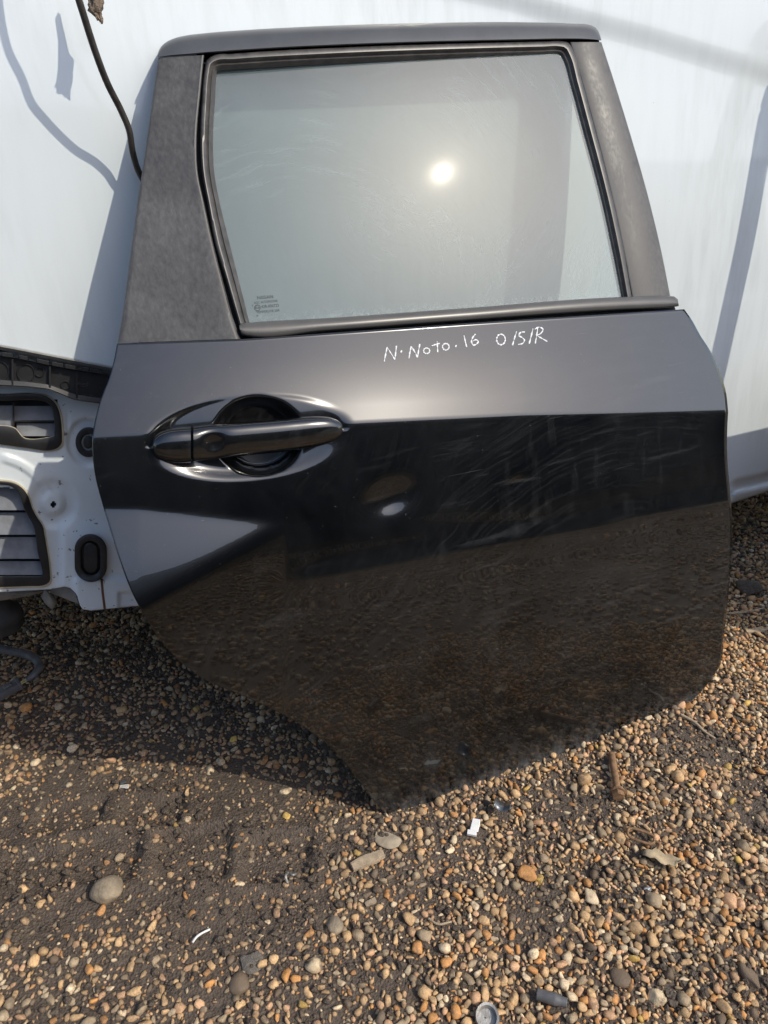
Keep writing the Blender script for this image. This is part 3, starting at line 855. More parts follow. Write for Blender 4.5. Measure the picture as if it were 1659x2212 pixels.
def inner_panel():
    xs = np.concatenate([np.linspace(-350, -112, 12)[:-1], np.linspace(-112, 0, 24)[:-1], np.linspace(0, 300, 100)[:-1], np.linspace(300, 700, 14)])
    bot = np.interp(xs, [-350, 0, 108, 140, 152, 166, 172, 178, 196, 293, 420, 700], [1290, 1279, 1273, 1267, 1270, 1284, 1306, 1316, 1319, 1309, 1300, 1280])
    vv = np.linspace(0, 1, 150)
    PX = np.repeat(xs[None], len(vv), 0); PY = 760 + (bot - 760)[None] * vv[:, None]
    V = inn(PX, PY); nr, nc = PX.shape
    Vl = V.reshape(-1, 3).tolist(); Fc = []
    g = grid_faces(nr, nc)
    # the two vent openings and the bolt hole are cut through
    for f in g:
        i, j = f[0] // nc, f[0] % nc
        x, y = PX[i, j], PY[i, j]
        if (-112 < x < 124 and 862 < y < 962 and not (y > 946 and x < 60)) : continue
        if (1052 < y < 1252) and -112 < x < np.interp(y, [1052, 1090, 1140, 1200, 1252], [48, 62, 76, 88, 94]): continue
        if math.hypot((x - 114) / 6.5, (y - 1088) / 6) < 1: continue
        Fc.append(f)
    prev = [(nr - 1) * nc + j for j in range(nc)]
    for dn, dep in ((.001, .004), (0, .05)):
        cur = []
        for j in range(nc):
            cur.append(len(Vl)); Vl.append((V[nr - 1, j] - np.array([0, 0, dn]) - N_VAN * dep).tolist())
        for j in range(nc - 1): Fc.append((prev[j], prev[j + 1], cur[j + 1], cur[j]))
        prev = cur
    mk('inner_panel', Vl, Fc, M['inner'], VAN)
inner_panel()
def plate(name, poly, surf, o_front, o_back, mat, parent, bevel=1.2, n=None, hole=None):
    """closed outline in picture units, front at o_front, with a rounded rim; hole = inner outline with as many points"""
    P = np.asarray(poly, float) if n is None else spline(poly, n, True)
    m = len(P)
    def inset(Q, k):
        T = np.roll(Q, -1, 0) - np.roll(Q, 1, 0); T /= np.maximum(1e-6, np.linalg.norm(T, axis=1))[:, None]
        Nn = np.stack([-T[:, 1], T[:, 0]], 1)
        A = .5 * np.sum(Q[:, 0] * np.roll(Q[:, 1], -1) - np.roll(Q[:, 0], -1) * Q[:, 1])
        return Q + Nn * k * (1 if A > 0 else -1)
    lv = [(P, o_back), (P, o_front - .0012), (inset(P, bevel * .4), o_front - .0004), (inset(P, bevel), o_front)]
    if hole is not None:
        H = np.asarray(hole, float) if n is None else spline(hole, n, True)
        lv += [(inset(H, -bevel), o_front), (inset(H, -bevel * .3), o_front - .0005), (H, o_front - .0015), (H, o_back)]
    V = np.vstack([surf(Q[:, 0], Q[:, 1], o) for Q, o in lv])
    Fc = grid_faces(len(lv), m, wrap=True)
    if hole is None:
        Fc.append(tuple((len(lv) - 1) * m + k for k in range(m)))
    o = mk(name, V, Fc, mat, parent); smooth_by_angle(o, 40)
    return o
def box_px(name, x0, y0, x1, y1, surf, o_front, o_back, mat, parent, tilt=0.0, bevel=.8):
    P = [(x0, y0), (x1, y0), (x1, y1), (x0, y1)]
    px = np.array([p[0] for p in P]); py = np.array([p[1] for p in P])
    fr = np.array([o_front, o_front, o_front + tilt, o_front + tilt])
    A = np.array([surf(np.array(float(x)), np.array(float(y)), o) for x, y, o in zip(px, py, fr)])
    B = np.array([surf(np.array(float(x)), np.array(float(y)), o - abs(o_front - o_back)) for x, y, o in zip(px, py, fr)])
    V = np.vstack([A, B])
    o = mk(name, V, [(0, 1, 2, 3), (4, 5, 6, 7), (0, 1, 5, 4), (1, 2, 6, 5), (2, 3, 7, 6), (3, 0, 4, 7)], mat, parent, False)
    return o

def vents():
    t = empty('vent', inn(np.array(60.), np.array(910.)) - worldloc(VAN)); t.parent = VAN; t['label'] = 'upper black body vent with grey flaps'
    out = [(-120, 846), (0, 851), (84, 851), (104, 858), (120, 872), (128, 890), (134, 946), (133, 958), (122, 969), (104, 973), (60, 968), (0, 960), (-120, 944)]
    hol = [(-110, 866), (0, 866), (84, 865), (100, 869), (112, 880), (115, 892), (119, 930), (120, 938), (117, 942), (110, 944), (52, 946), (30, 924), (-110, 922)]
    plate('gasket', np.array(out) + (np.array(out) - [50, 910]) * .03 + [2, 0], inn, .004, -.01, M['gasket'], t, 1.5, 90, hole=np.array(hol) + [1, -1])
    plate('vent_frame', out, inn, .007, -.012, M['black'], t, 2.0, 90, hole=hol)
    for q in ((-90, 876, 27, 922), (29, 877, 117, 908), (36, 914, 118, 942)):
        box_px('flap', *q, inn, -.020, -.024, M['flap'], t, .007)
    box_px('flap_rail', 27, 868, 31, 944, inn, -.008, -.02, M['black'], t)
    box_px('flap_rail', 31, 908.5, 117, 912, inn, -.012, -.02, M['black'], t)
    box_px('vent_back', -110, 860, 126, 965, inn, -.034, -.038, M['black'], t)
    t = empty('vent', inn(np.array(50.), np.array(1150.)) - worldloc(VAN)); t.parent = VAN; t['label'] = 'lower black body vent with four grey louvre flaps'
    out = [(-120, 1032), (0, 1039), (30, 1043), (50, 1056), (63, 1076), (69, 1096), (80, 1117), (92, 1135), (97, 1160), (103, 1195), (108, 1240), (108, 1255), (98, 1263), (60, 1266), (0, 1268), (-120, 1270)]
    hol = [(-110, 1046), (0, 1047), (22, 1050), (38, 1062), (46, 1080), (52, 1098), (62, 1118), (72, 1135), (77, 1158), (82, 1195), (92, 1236), (92, 1243), (86, 1244), (50, 1244), (0, 1244), (-110, 1244)]
    plate('gasket', np.array(out) + (np.array(out) - [40, 1150]) * .035 + [1.5, 0], inn, .004, -.01, M['gasket'], t, 1.5, 110, hole=np.array(hol) + [1, 0])
    plate('vent_frame', out, inn, .007, -.012, M['black'], t, 2.0, 110, hole=hol)
    for y0, y1, x1 in ((1044, 1102, 55), (1107, 1155, 80), (1160, 1207, 88), (1212, 1242, 96)):
        box_px('flap', -90, y0, x1, y1, inn, -.024, -.027, M['flap'], t, .012)
    box_px('vent_back', -110, 1040, 104, 1262, inn, -.036, -.040, M['black'], t)
vents()
def grommets():
    th = np.linspace(0, 2 * math.pi, 49)[:-1]
    t = empty('grommet', inn(np.array(190.), np.array(955.)) - worldloc(VAN)); t.parent = VAN; t['label'] = 'round black rubber grommet half behind the door edge'
    E = lambda rx, ry: [(191 + rx * math.cos(a), 955 + ry * math.sin(a)) for a in th]
    plate('rim', E(28, 32.5), inn, .010, -.008, M['grommet'], t, 4, hole=E(15, 18))
    plate('plug', E(11, 14), inn, .008, -.01, M['grommet'], t, 2)
    plate('well', E(17, 20), inn, -.001, -.008, M['grommet'], t, 1)
    t = empty('grommet', inn(np.array(196.), np.array(1205.)) - worldloc(VAN)); t.parent = VAN; t['label'] = 'oblong black rubber grommet above the rust streak'
    def stad(hw, hh):
        P = []
        for a in th:
            c, s = math.cos(a), math.sin(a)
            P.append((196 + hw * c + (2 if s > 0 else -2) * abs(s) * .6, 1205.5 + (hh - hw) * (1 if s > 1e-6 else -1 if s < -1e-6 else 0) + hw * s))
        return P
    plate('rim', stad(35, 52), inn, .016, -.008, M['grommet'], t, 6, hole=stad(21, 37))
    plate('plug', stad(15.5, 33), inn, .013, -.01, M['grommet'], t, 3)
    plate('well', stad(24, 40), inn, .003, -.01, M['grommet'], t, 1)
grommets()
def streak():
    xs = [219, 220.5, 222, 224, 226]; ys = [1250, 1268, 1285, 1300, 1316]
    strip('rust_streak', [(x - 2.4, y) for x, y in zip(xs, ys)], [(x + 3, y) for x, y in zip(xs, ys)], [(0, .0006), (.5, .0009), (1, .0006)], M['rust'], VAN, n=20, surf=inn, closed_back=False)
streak()
def bracket():
    t = empty('bumper_bracket', van(np.array(110.), np.array(810.)) - worldloc(VAN)); t.parent = VAN; t['label'] = 'black plastic bumper bracket with an embossed oval badge'
    top = [(-200, 722), (0, 766), (40, 772), (100, 785), (166, 797), (240, 808), (330, 824)]
    bot = [(-200, 826), (0, 833), (60, 836), (105, 841), (128, 850), (160, 864), (216, 872), (330, 882)]
    A = polyline(top, 60); B = polyline(bot, 60)
    strip('bracket_body', A, B, [(0, -.02), (0, .010), (.03, .012), (.06, .004), (.78, .004), (.82, .011), (.97, .013), (1, .010), (1, -.02)], M['black'], t, n=80, surf=van, interp='poly')
    for x, y0, y1 in ((-60, 755, 830), (27, 772, 836), (108, 788, 841), (166, 800, 865)):
        box_px('rib', x - 2, y0 + 4, x + 2, y1 - 4, van, .013, .0, M['black'], t)
    for x0, x1 in ((4, 27), (42, 60), (80, 106), (112, 136), (141, 166), (176, 190), (196, 214)):
        y0 = np.interp(x0, [p[0] for p in top], [p[1] for p in top]) - 4; y1 = np.interp(x1, [p[0] for p in top], [p[1] for p in top]) - 4
        P = [(x0, y0 - 2), (x1, y1 - 2), (x1, y1 + 7), (x0, y0 + 7)]
        plate('tab', P, van, .016, .002, M['black'], t, .8)
    th = np.linspace(0, 2 * math.pi, 33)[:-1]
    for cx, cy, r in ((-4, 803, 24), (56, 806, 20), (85, 804, 11), (141, 832, 10)):
        o = [(cx + r * math.cos(a), cy + r * 1.02 * math.sin(a)) for a in th]; i = [(cx + (r - 3) * math.cos(a), cy + (r - 3) * math.sin(a)) for a in th]
        plate('ring_boss', o, van, .0065, .002, M['black'], t, .8, hole=i)
    o = [(179 + 15.5 * math.cos(a), 829.5 + 6 * math.sin(a)) for a in th]; i = [(179 + 14.3 * math.cos(a), 829.5 + 5 * math.sin(a)) for a in th]
    plate('oval_emblem', o, van, .0055, .002, M['moulding'], t, .3, hole=i)
    xd = van(np.array(190.), np.array(830.)) - van(np.array(168.), np.array(829.)); yd = van(np.array(179.), np.array(820.)) - van(np.array(179.), np.array(832.))
    k = np.linalg.norm(xd) / 22
    W1, f1 = text_mesh('emblem', 'Ford', van(np.array(179.), np.array(832.6), .0048), xd + yd * .0, yd + xd * .25, 12 * k, None, None, 'CENTER', .0006)
    W2, f2 = text_mesh('emblem', 'EK2H-178', van(np.array(167.), np.array(856.), .0046), xd + yd * -.05, yd, 8 * k, None, None, 'LEFT', .0004)
    V, Fc = merge([(W1, f1), (W2, f2)])
    mk('embossed_lettering', V, Fc, M['moulding'], t, False)
bracket()
def underbody():
    # floor, far side, roof and ends: the shell that shades the ground under the van
    o = ground(700, 1250); 
    def P(a, b, z): 
        base = hit(np.array(829.), np.array(1000.), V0, N_VAN); base = np.array([base[0], base[1], 0])
        return base + VAX * a + VIN * b + np.array([0, 0, z])
    L0, L1, Wd, z0, z1 = -1.45, 2.4, 1.75, .34, 1.95
    c = [P(L0, .07, z0), P(L1, .07, z0), P(L1, Wd, z0), P(L0, Wd, z0), P(L0, .16, z1), P(L1, .16, z1), P(L1, Wd - .1, z1), P(L0, Wd - .1, z1)]
    mk('body_shell', c, [(0, 1, 2, 3), (4, 5, 6, 7), (1, 2, 6, 5), (2, 3, 7, 6), (3, 0, 4, 7)], M['dark'], VAN, False)
    # splash edge, foam lump and a suspension bump stop under the near corner
    strip('sill_beam', [(-200, 1278), (0, 1277), (60, 1276), (108, 1272)], [(-200, 1306), (0, 1298), (60, 1288), (108, 1276)], [(0, -.05), (0, -.035), (.5, -.03), (1, -.035), (1, -.07)], M['under'], VAN, n=20, surf=inn, interp='poly')
    plate('flange', [(108, 1272), (128, 1268), (150, 1264), (164, 1284), (170, 1304), (150, 1298), (128, 1288), (112, 1284)], inn, -.02, -.03, M['under'], VAN, 1.5)
    pts = np.array([(92, 1275, 3), (96, 1290, 13), (103, 1302, 13), (106, 1312, 5), (107, 1316, 1)], float)
    V = []
    for x, y, r in pts:
        for k in range(10):
            a = 2 * math.pi * k / 10
            rr = r * (1 + .25 * math.sin(3 * k + y))
            V.append(inn(np.array(x + 6 + rr * math.cos(a)), np.array(y + 0.0), -.02 + rr * .0008 * math.sin(a)))
    mk('foam_lump', V, grid_faces(len(pts), 10, wrap=True), M['under'], VAN)
    c = inn(np.array(8.), np.array(1345.), -.12)
    V = []; prof = [(.018, .09), (.02, .05), (.024, .03), (.034, .026), (.036, .012), (.030, .004), (.034, -.004), (.026, -.014), (.0, -.016)]
    for r, z in prof:
        for k in range(20):
            a = 2 * math.pi * k / 20; V.append(c + np.array([r * math.cos(a), r * math.sin(a), z]))
    mk('bump_stop', V, grid_faces(len(prof), 20, wrap=True), M['dark'], VAN)
    # corrugated loom with its wires and plug hanging from the corner
    h = empty('wiring_loom', np.zeros(3)); h.parent = VAN; h['label'] = 'grey corrugated wiring loom ending in a plug'
    gp = lambda x, y, z: ground(np.array(float(x)), np.array(float(y)), z)
    pts = [gp(-60, 1392, .10), gp(-20, 1396, .088), gp(5, 1403, .08), gp(32, 1408, .074), gp(60, 1415, .07), gp(78, 1425, .066), gp(85, 1438, .062), gp(78, 1453, .058), gp(66, 1464, .055), gp(58, 1469, .054)]
    tube('loom_tube', pts, [.0085] * 5 + [.0088, .009, .008, .0075, .0055], M['hose'], h, 12, 150, ripple=lambda i: 1 + .10 * ((i % 3 == 0) - .33) * (i < 105))
    for k, (dx, dy, mt) in enumerate(((0, -2, 'yellow'), (1.5, 0, 'whitewire'), (-1, 2, 'yellow'))):
        tube('wire', [gp(60 + dx, 1468 + dy, .054), gp(50 + dx, 1473 + dy * 1.4, .053), gp(40, 1481 + dy * 1.6, .05)], .0012, M[mt], h, 6, 12)
    a, b = gp(42, 1476, .052), gp(-30, 1516, .045)
    T = unit(b - a); S = unit(np.cross(T, [0, 0, 1])); Uu = np.cross(S, T)
    def bx(name, c0, ln, wd, ht, mat):
        V = []
        for u_ in (0, ln):
            for s_, t_ in ((-1, -1), (1, -1), (1, 1), (-1, 1)):
                V.append(c0 + T * u_ + S * s_ * wd + Uu * t_ * ht)
        ob = mk(name, V, [(0, 1, 2, 3), (4, 5, 6, 7), (0, 1, 5, 4), (1, 2, 6, 5), (2, 3, 7, 6), (3, 0, 4, 7)], mat, h, False)
        md = ob.modifiers.new('bevel', 'BEVEL'); md.width = .0015; md.segments = 2
    bx('plug_body', a, np.linalg.norm(b - a), .011, .008, M['hose'])
    bx('plug_latch', a + T * .012 + Uu * .008, .016, .005, .004, M['hose'])
    bx('plug_collar', a - T * .002, .006, .012, .0092, M['hose'])
underbody()

# ------------------------------------------------------------------ cable and frayed tape hanging in front of the van
def hanging():
    _k = .72
    c = empty('cable', van(np.array(220.), np.array(200.), .08), 'black grimy cable hanging down behind the door', 'cable')
    px = [(70, -640, .02), (84, -520, .10), (105, -380, .17), (128, -240, .18), (150, -110, .17), (165, -20, .155), (183, 40, .14), (206, 112, .12), (232, 180, .10), (262, 240, .08), (278, 278, .07), (287, 330, .055), (296, 362, .045), (315, 400, .03)]
    pts = [van(np.array(float(x)), np.array(float(y)), o * _k) for x, y, o in px]
    tube('cable_sheath', pts, .0042, M['cable'], c, 10, 150)
    f = empty('frayed_tape', van(np.array(205.), np.array(10.), .16), 'frayed scrap of brown tape dangling beside the cable', 'tape')
    V = []; prof = [(-140, 4), (-90, 6), (-40, 9), (-12, 14), (4, 15), (12, 15), (20, 14), (27, 10), (34, 7), (41, 3), (45, .6)]
    cxs = [190, 198, 204, 206, 206, 206, 205, 208, 212, 215, 217]
    for (y, r), cx in zip(prof, cxs):
        for k in range(22):
            a = 2 * math.pi * k / 22
            rr = r * (1 + .22 * math.sin(5 * a + y * .11) + .15 * math.sin(9 * a - y * .23))
            V.append(van(np.array(cx + rr * math.cos(a)), np.array(y + 3 * math.sin(4 * a)), .075 + .0007 * rr * math.sin(a)))
    mk('tape_wad', V, grid_faces(len(prof), 22, wrap=True), M['rag'], f)
    for k in range(9):
        x = 203 + k * 1.9
        tube('strand', [van(np.array(x), np.array(24. + k), .075), van(np.array(x + 4 + rng.normal() * 1.5), np.array(34. + k), .08), van(np.array(x + 6 + rng.normal() * 2), np.array(40. + k + rng.uniform(0, 6)), .078)], .0007, M['rag'], f, 4, 6)
hanging()

# ------------------------------------------------------------------ gravel
def ico(sub):
    bm = bmesh.new(); bmesh.ops.create_icosphere(bm, subdivisions=sub, radius=1)
    v = np.array([tuple(x.co) for x in bm.verts]); f = np.array([[q.index for q in p.verts] for p in bm.faces]); bm.free()
    return v, f
def pebble_shapes(sub, n, seed):
    v, f = ico(sub); out = []
    rr = np.random.default_rng(seed)
    for k in range(n):
        o = Vector(rr.uniform(-50, 50, 3))
        ang = rr.uniform(0, 1) < .78
        q = v.copy()
        if ang:      # chipped stones: cut by a few random planes
            for _ in range(8):
                nn = unit(rr.standard_normal(3)); h = rr.uniform(.50, .82)
                e = q @ nn; q = q - np.maximum(0, e - h)[:, None] * nn * .9
        d = np.array([mnoise.noise(Vector(p) * 1.1 + o) * .36 + mnoise.noise(Vector(p) * 2.6 + o) * .16 for p in q])
        q = q * (1 + d)[:, None]
        q = q * np.array([1, rr.uniform(.50, .92), rr.uniform(.42, .72)])
        out.append((q / np.abs(q).max(), f, 'angular' if ang else 'rounded'))
    return out
HI = pebble_shapes(2, 16, 3); LO = pebble_shapes(1, 12, 4)
DOOR_LOW = np.vstack([_arch, np.array([(1449, 1549), (1514, 1495), (1556, 1436), (1580, 1300)])])
KEEP = []       # places of the hand-set stones and scraps: (x, y, radius)
def scatter():
    pts = []          # x, y, r
    cell = .016; gridd = {}
    def ok(x, y, r, k):
        cx, cy = int(x // cell), int(y // cell)
        for i in range(cx - 2, cx + 3):
            for j in range(cy - 2, cy + 3):
                for (a, b, c) in gridd.get((i, j), ()):
                    if (a - x) ** 2 + (b - y) ** 2 < (k * (c + r)) ** 2: return False
        return True
    def add(x, y, r):
        gridd.setdefault((int(x // cell), int(y // cell)), []).append((x, y, r))
    for x, y, r in KEEP: add(x, y, r)
    for ntry, r0, r1, kk, dens_mud, y_hi in ((1300, .0080, .0112, .80, .008, 2.0), (20000, .0058, .0080, .73, .025, 2.1), (60000, .0037, .0058, .66, .09, 2.2), (70000, .0020, .0037, .64, .20, 1.9)):
        X = rng.uniform(-1.45, 1.95, ntry * 2); Y = rng.uniform(.30, y_hi, ntry * 2)
        px, py, dz = project(np.stack([X, Y, X * 0], 1))
        inside = (px > -70) & (px < 1730) & (py < 2290) if r1 < .0045 else (px > -420) & (px < 2080) & (py < 2560)
        X, Y, px, py = X[inside], Y[inside], px[inside], py[inside]
        mm = mudmask(X, Y)
        pr = rng.uniform(0, 1, len(X)); Rr = rng.uniform(r0, r1, len(X)) * rng.uniform(.85, 1.1, len(X))
        cl = np.clip(.62 + 1.6 * (fbm(X * 9, Y * 9, 21) - .28), .15, 1)
        for x, y, r, m_, p, c in zip(X, Y, Rr, mm, pr, cl):
            if p > (1 - m_) * c + m_ * dens_mud: continue
            if ok(x, y, r, kk):
                add(x, y, r); pts.append((x, y, r, m_))
    return np.array(pts)

# hand-set stones and scraps first (their places stay clear of the scatter)
def gpt(px, py): 
    g = ground(px, py); 
    for _ in range(3): g = ground(px, py, float(hgt(g[0], g[1])))
    return g
def stone(name, px, py, wpx, hpx, yaw, mat, label, cat='stone', seed=0, sink=.35, flat=.7, angular=False, group=None):
    g = gpt(px, py); dz = project(g)[2]
    a = wpx / 2 / F * dz; b = hpx / 2 / F * dz * 1.15
    v, f = ico(3); rr = np.random.default_rng(seed + 100); o = Vector(rr.uniform(-50, 50, 3)); q = v.copy()
    if angular:
        for _ in range(9):
            nn = unit(rr.standard_normal(3)); h = rr.uniform(.5, .8); e = q @ nn; q = q - np.maximum(0, e - h)[:, None] * nn * .95
    d = np.array([mnoise.noise(Vector(p) * 1.2 + o) * .2 + mnoise.noise(Vector(p) * 4 + o) * .04 for p in q]); q = q * (1 + d)[:, None]
    q = q / np.abs(q).max(0) * [a, b, min(a, b) * flat]
    c, s = math.cos(yaw), math.sin(yaw); q = np.stack([q[:, 0] * c - q[:, 1] * s, q[:, 0] * s + q[:, 1] * c, q[:, 2]], 1)
    z = hgt(g[0], g[1]) + min(a, b) * flat * (1 - 2 * sink) 
    KEEP.append((g[0], g[1], max(a, b) * .95))
    ob = mk(name, q + [g[0], g[1], float(z)], [tuple(x) for x in f], mat, None, True, (g[0], g[1], float(z)))
    return tag(ob, label, cat, group)
stone('cobble', 236, 1930, 76, 50, .45, M['cobble'], 'big smooth grey-brown cobble lying alone on the bare mud', seed=1, sink=.22, flat=.85)
stone('cobble', 725, 2003, 40, 37, .3, M['cobble'], 'round pale brown cobble in the gravel in front of the door tip', seed=2, sink=.3)
stone('cobble', 517, 2128, 46, 44, .1, STONE_M[4], 'round dark brown cobble at the near edge of the mud', seed=3, sink=.3)
stone('flat_stone', 838, 1814, 62, 40, -.3, M['card'], 'flat tan slab of stone just below the door tip', seed=4, sink=.3, flat=.25, angular=True)
stone('stone', 1136, 1890, 46, 30, -.1, STONE_M[1], 'orange wedge-shaped stone out in front of the white scrap', seed=5, sink=.2, angular=True)
stone('stone', 1277, 1943, 32, 40, .2, STONE_M[5], 'pale cream angular stone near the dry leaf', seed=6, sink=.3, angular=True)
stone('stone', 1412, 1946, 36, 34, .8, STONE_M[3], 'round mid grey stone next to the blue-grey flint', seed=7)
stone('stone', 1575, 1948, 40, 34, 0, STONE_M[2], 'chunky pinkish angular stone by the edge of the frame', seed=8, angular=True)
stone('flint', 1396, 1924, 28, 16, .1, simple('blue_grey_flint', (.25, .28, .32), .35, .3, 50), 'blue-grey chip of flint among the tan pebbles', 'flint', seed=9, angular=True)
stone('stone', 1340, 2112, 44, 40, .2, STONE_M[4], 'flat round dark grey stone at the front of the gravel', seed=10, flat=.45)
stone('stone', 1622, 2115, 34, 60, .3, STONE_M[4], 'long dark rough stone near the bottom corner', seed=11, angular=True)
stone('mud_clod', 542, 2078, 56, 46, .4, simple('grey_dried_mud', (.17, .15, .125), .95, .3, 90, .8, 0, .004), 'flat grey clod of dried mud behind the dark cobble', 'clod', seed=12, flat=.3, angular=True)
stone('stone', 1420, 2160, 40, 36, 1.0, STONE_M[5], 'yellowish cream stone near the black tube', seed=13, angular=True)
stone('lump', 1612, 1272, 60, 44, .2, M['mud'], 'crumbly lump of dark earth under the van sill', 'clod', seed=14, flat=.6, angular=True)
stone('stone', 1165, 1400 + 500, 24, 20, 1.2, STONE_M[6], 'small bright yellow ochre stone behind the orange wedge', seed=15, angular=True)
stone('stone', 617, 1764, 22, 16, .3, STONE_M[6], 'yellow ochre pebble at the edge of the door shadow', seed=16, angular=True)
stone('stone', 505, 1850 - 252, 18, 16, .3, STONE_M[6], 'yellow ochre stone in shadow beneath the wheel arch', seed=17, angular=True)

def plank(name, P0, P1, wd, ht, mat, label, cat, rot=0.0, parent=None, jag=.15, seed=0):
    a = gpt(*P0); b = gpt(*P1); T = unit(b - a); S = unit(np.cross([0, 0, 1], T)); U = np.cross(T, S); rr = np.random.default_rng(seed)
    n = 7; V = []
    for i in range(n):
        t = i / (n - 1); c = a + (b - a) * t + U * ht * .9
        k = (1 - jag * 1.5 * abs(2 * t - 1) ** 3)
        for s_, u_ in ((-1, -1), (-.3, -1.05), (1, -.9), (1.02, .6), (.35, 1), (-.4, .8), (-1, .9)):
            V.append(c + S * wd * s_ * k * (1 + rr.normal() * jag * .6) + U * ht * u_ * (1 + rr.normal() * jag))
    Fc = grid_faces(n, 7, wrap=True); Fc.append(tuple(range(7))); Fc.append(tuple((n - 1) * 7 + k for k in range(7)))
    for t in np.linspace(0, 1, 5): q = a + (b - a) * t; KEEP.append((q[0], q[1], wd * 1.1))
    ob = mk(name, V, Fc, mat, parent, True); smooth_by_angle(ob, 30)
    return tag(ob, label, cat) if parent is None else ob
plank('wood_splinter', (760, 1876), (828, 1846), .0085, .004, M['wood'], 'pale wood splinter lying at a slant in front of the flat slab', 'splinter', seed=1)
plank('wood_chip', (790, 1676 + 280), (812, 1944), .004, .002, M['wood'], 'short straw-coloured sliver in the gravel before the splinter', 'splinter', seed=2)
plank('wood_splinter', (1610, 1368), (1668, 1360), .007, .004, M['wood'], 'brown broken stick on the shaded gravel beyond the door', 'splinter', seed=3)
def twig(pts, r, label, mat=None):
    P = [gpt(*p) + np.array([0, 0, r + .003]) for p in pts]
    o = tube('twig', P, [r, r * .9, r * .7], mat or M['wood'], None, 7, 24)
    for p in P: KEEP.append((p[0], p[1], r))
    return tag(o, label, 'twig')
twig([(1468, 1548), (1500, 1566), (1520, 1585), (1543, 1600)], .0032, 'thin bent twig running out from the door corner')
twig([(1572, 1330), (1610, 1326), (1650, 1318)], .0032, 'straight twig in the van shade beyond the door')
twig([(925, 1748 + 240), (945, 2000), (975, 1995)], .0020, 'short curved twig on gravel under the orange wedge')
def bolt():
    a = gpt(1319, 1638) + [0, 0, .012]; b = gpt(1331, 1720) + [0, 0, .014]
    t = empty('bolt', (a + b) / 2, 'rusty hex bolt lying on the gravel right of the door tip'.replace('right of', 'beside'), 'bolt')
    tube('shaft', [a, a * .6 + b * .4, b], [.0062, .0063, .0063], M['steel'], t, 14, 40, ripple=lambda i: 1 + .05 * (i % 2) * (i < 16))
    d = unit(b - a)
    def hexp(c0, r0, h, name, sides=6):
        S = unit(np.cross(d, [0, 0, 1])); U = np.cross(S, d); V = []
        for k, rr in ((0, r0 * .94), (.15, r0), (.85, r0), (1, r0 * .9)):
            for q in range(sides):
                A = 2 * math.pi * q / sides + .3; V.append(c0 + d * h * k + (S * math.cos(A) + U * math.sin(A)) * rr)
        Fc = grid_faces(4, sides, wrap=True) + [tuple(range(sides)), tuple(3 * sides + q for q in range(sides))]
        mk(name, V, Fc, M['steel'], t, False)
    hexp(b, .0135, .004, 'washer', 20); hexp(b + d * .0041, .0115, .009, 'head')
    for k in np.linspace(0, 1.15, 10): p = a + (b - a) * k; KEEP.append((p[0], p[1], .008))
bolt()
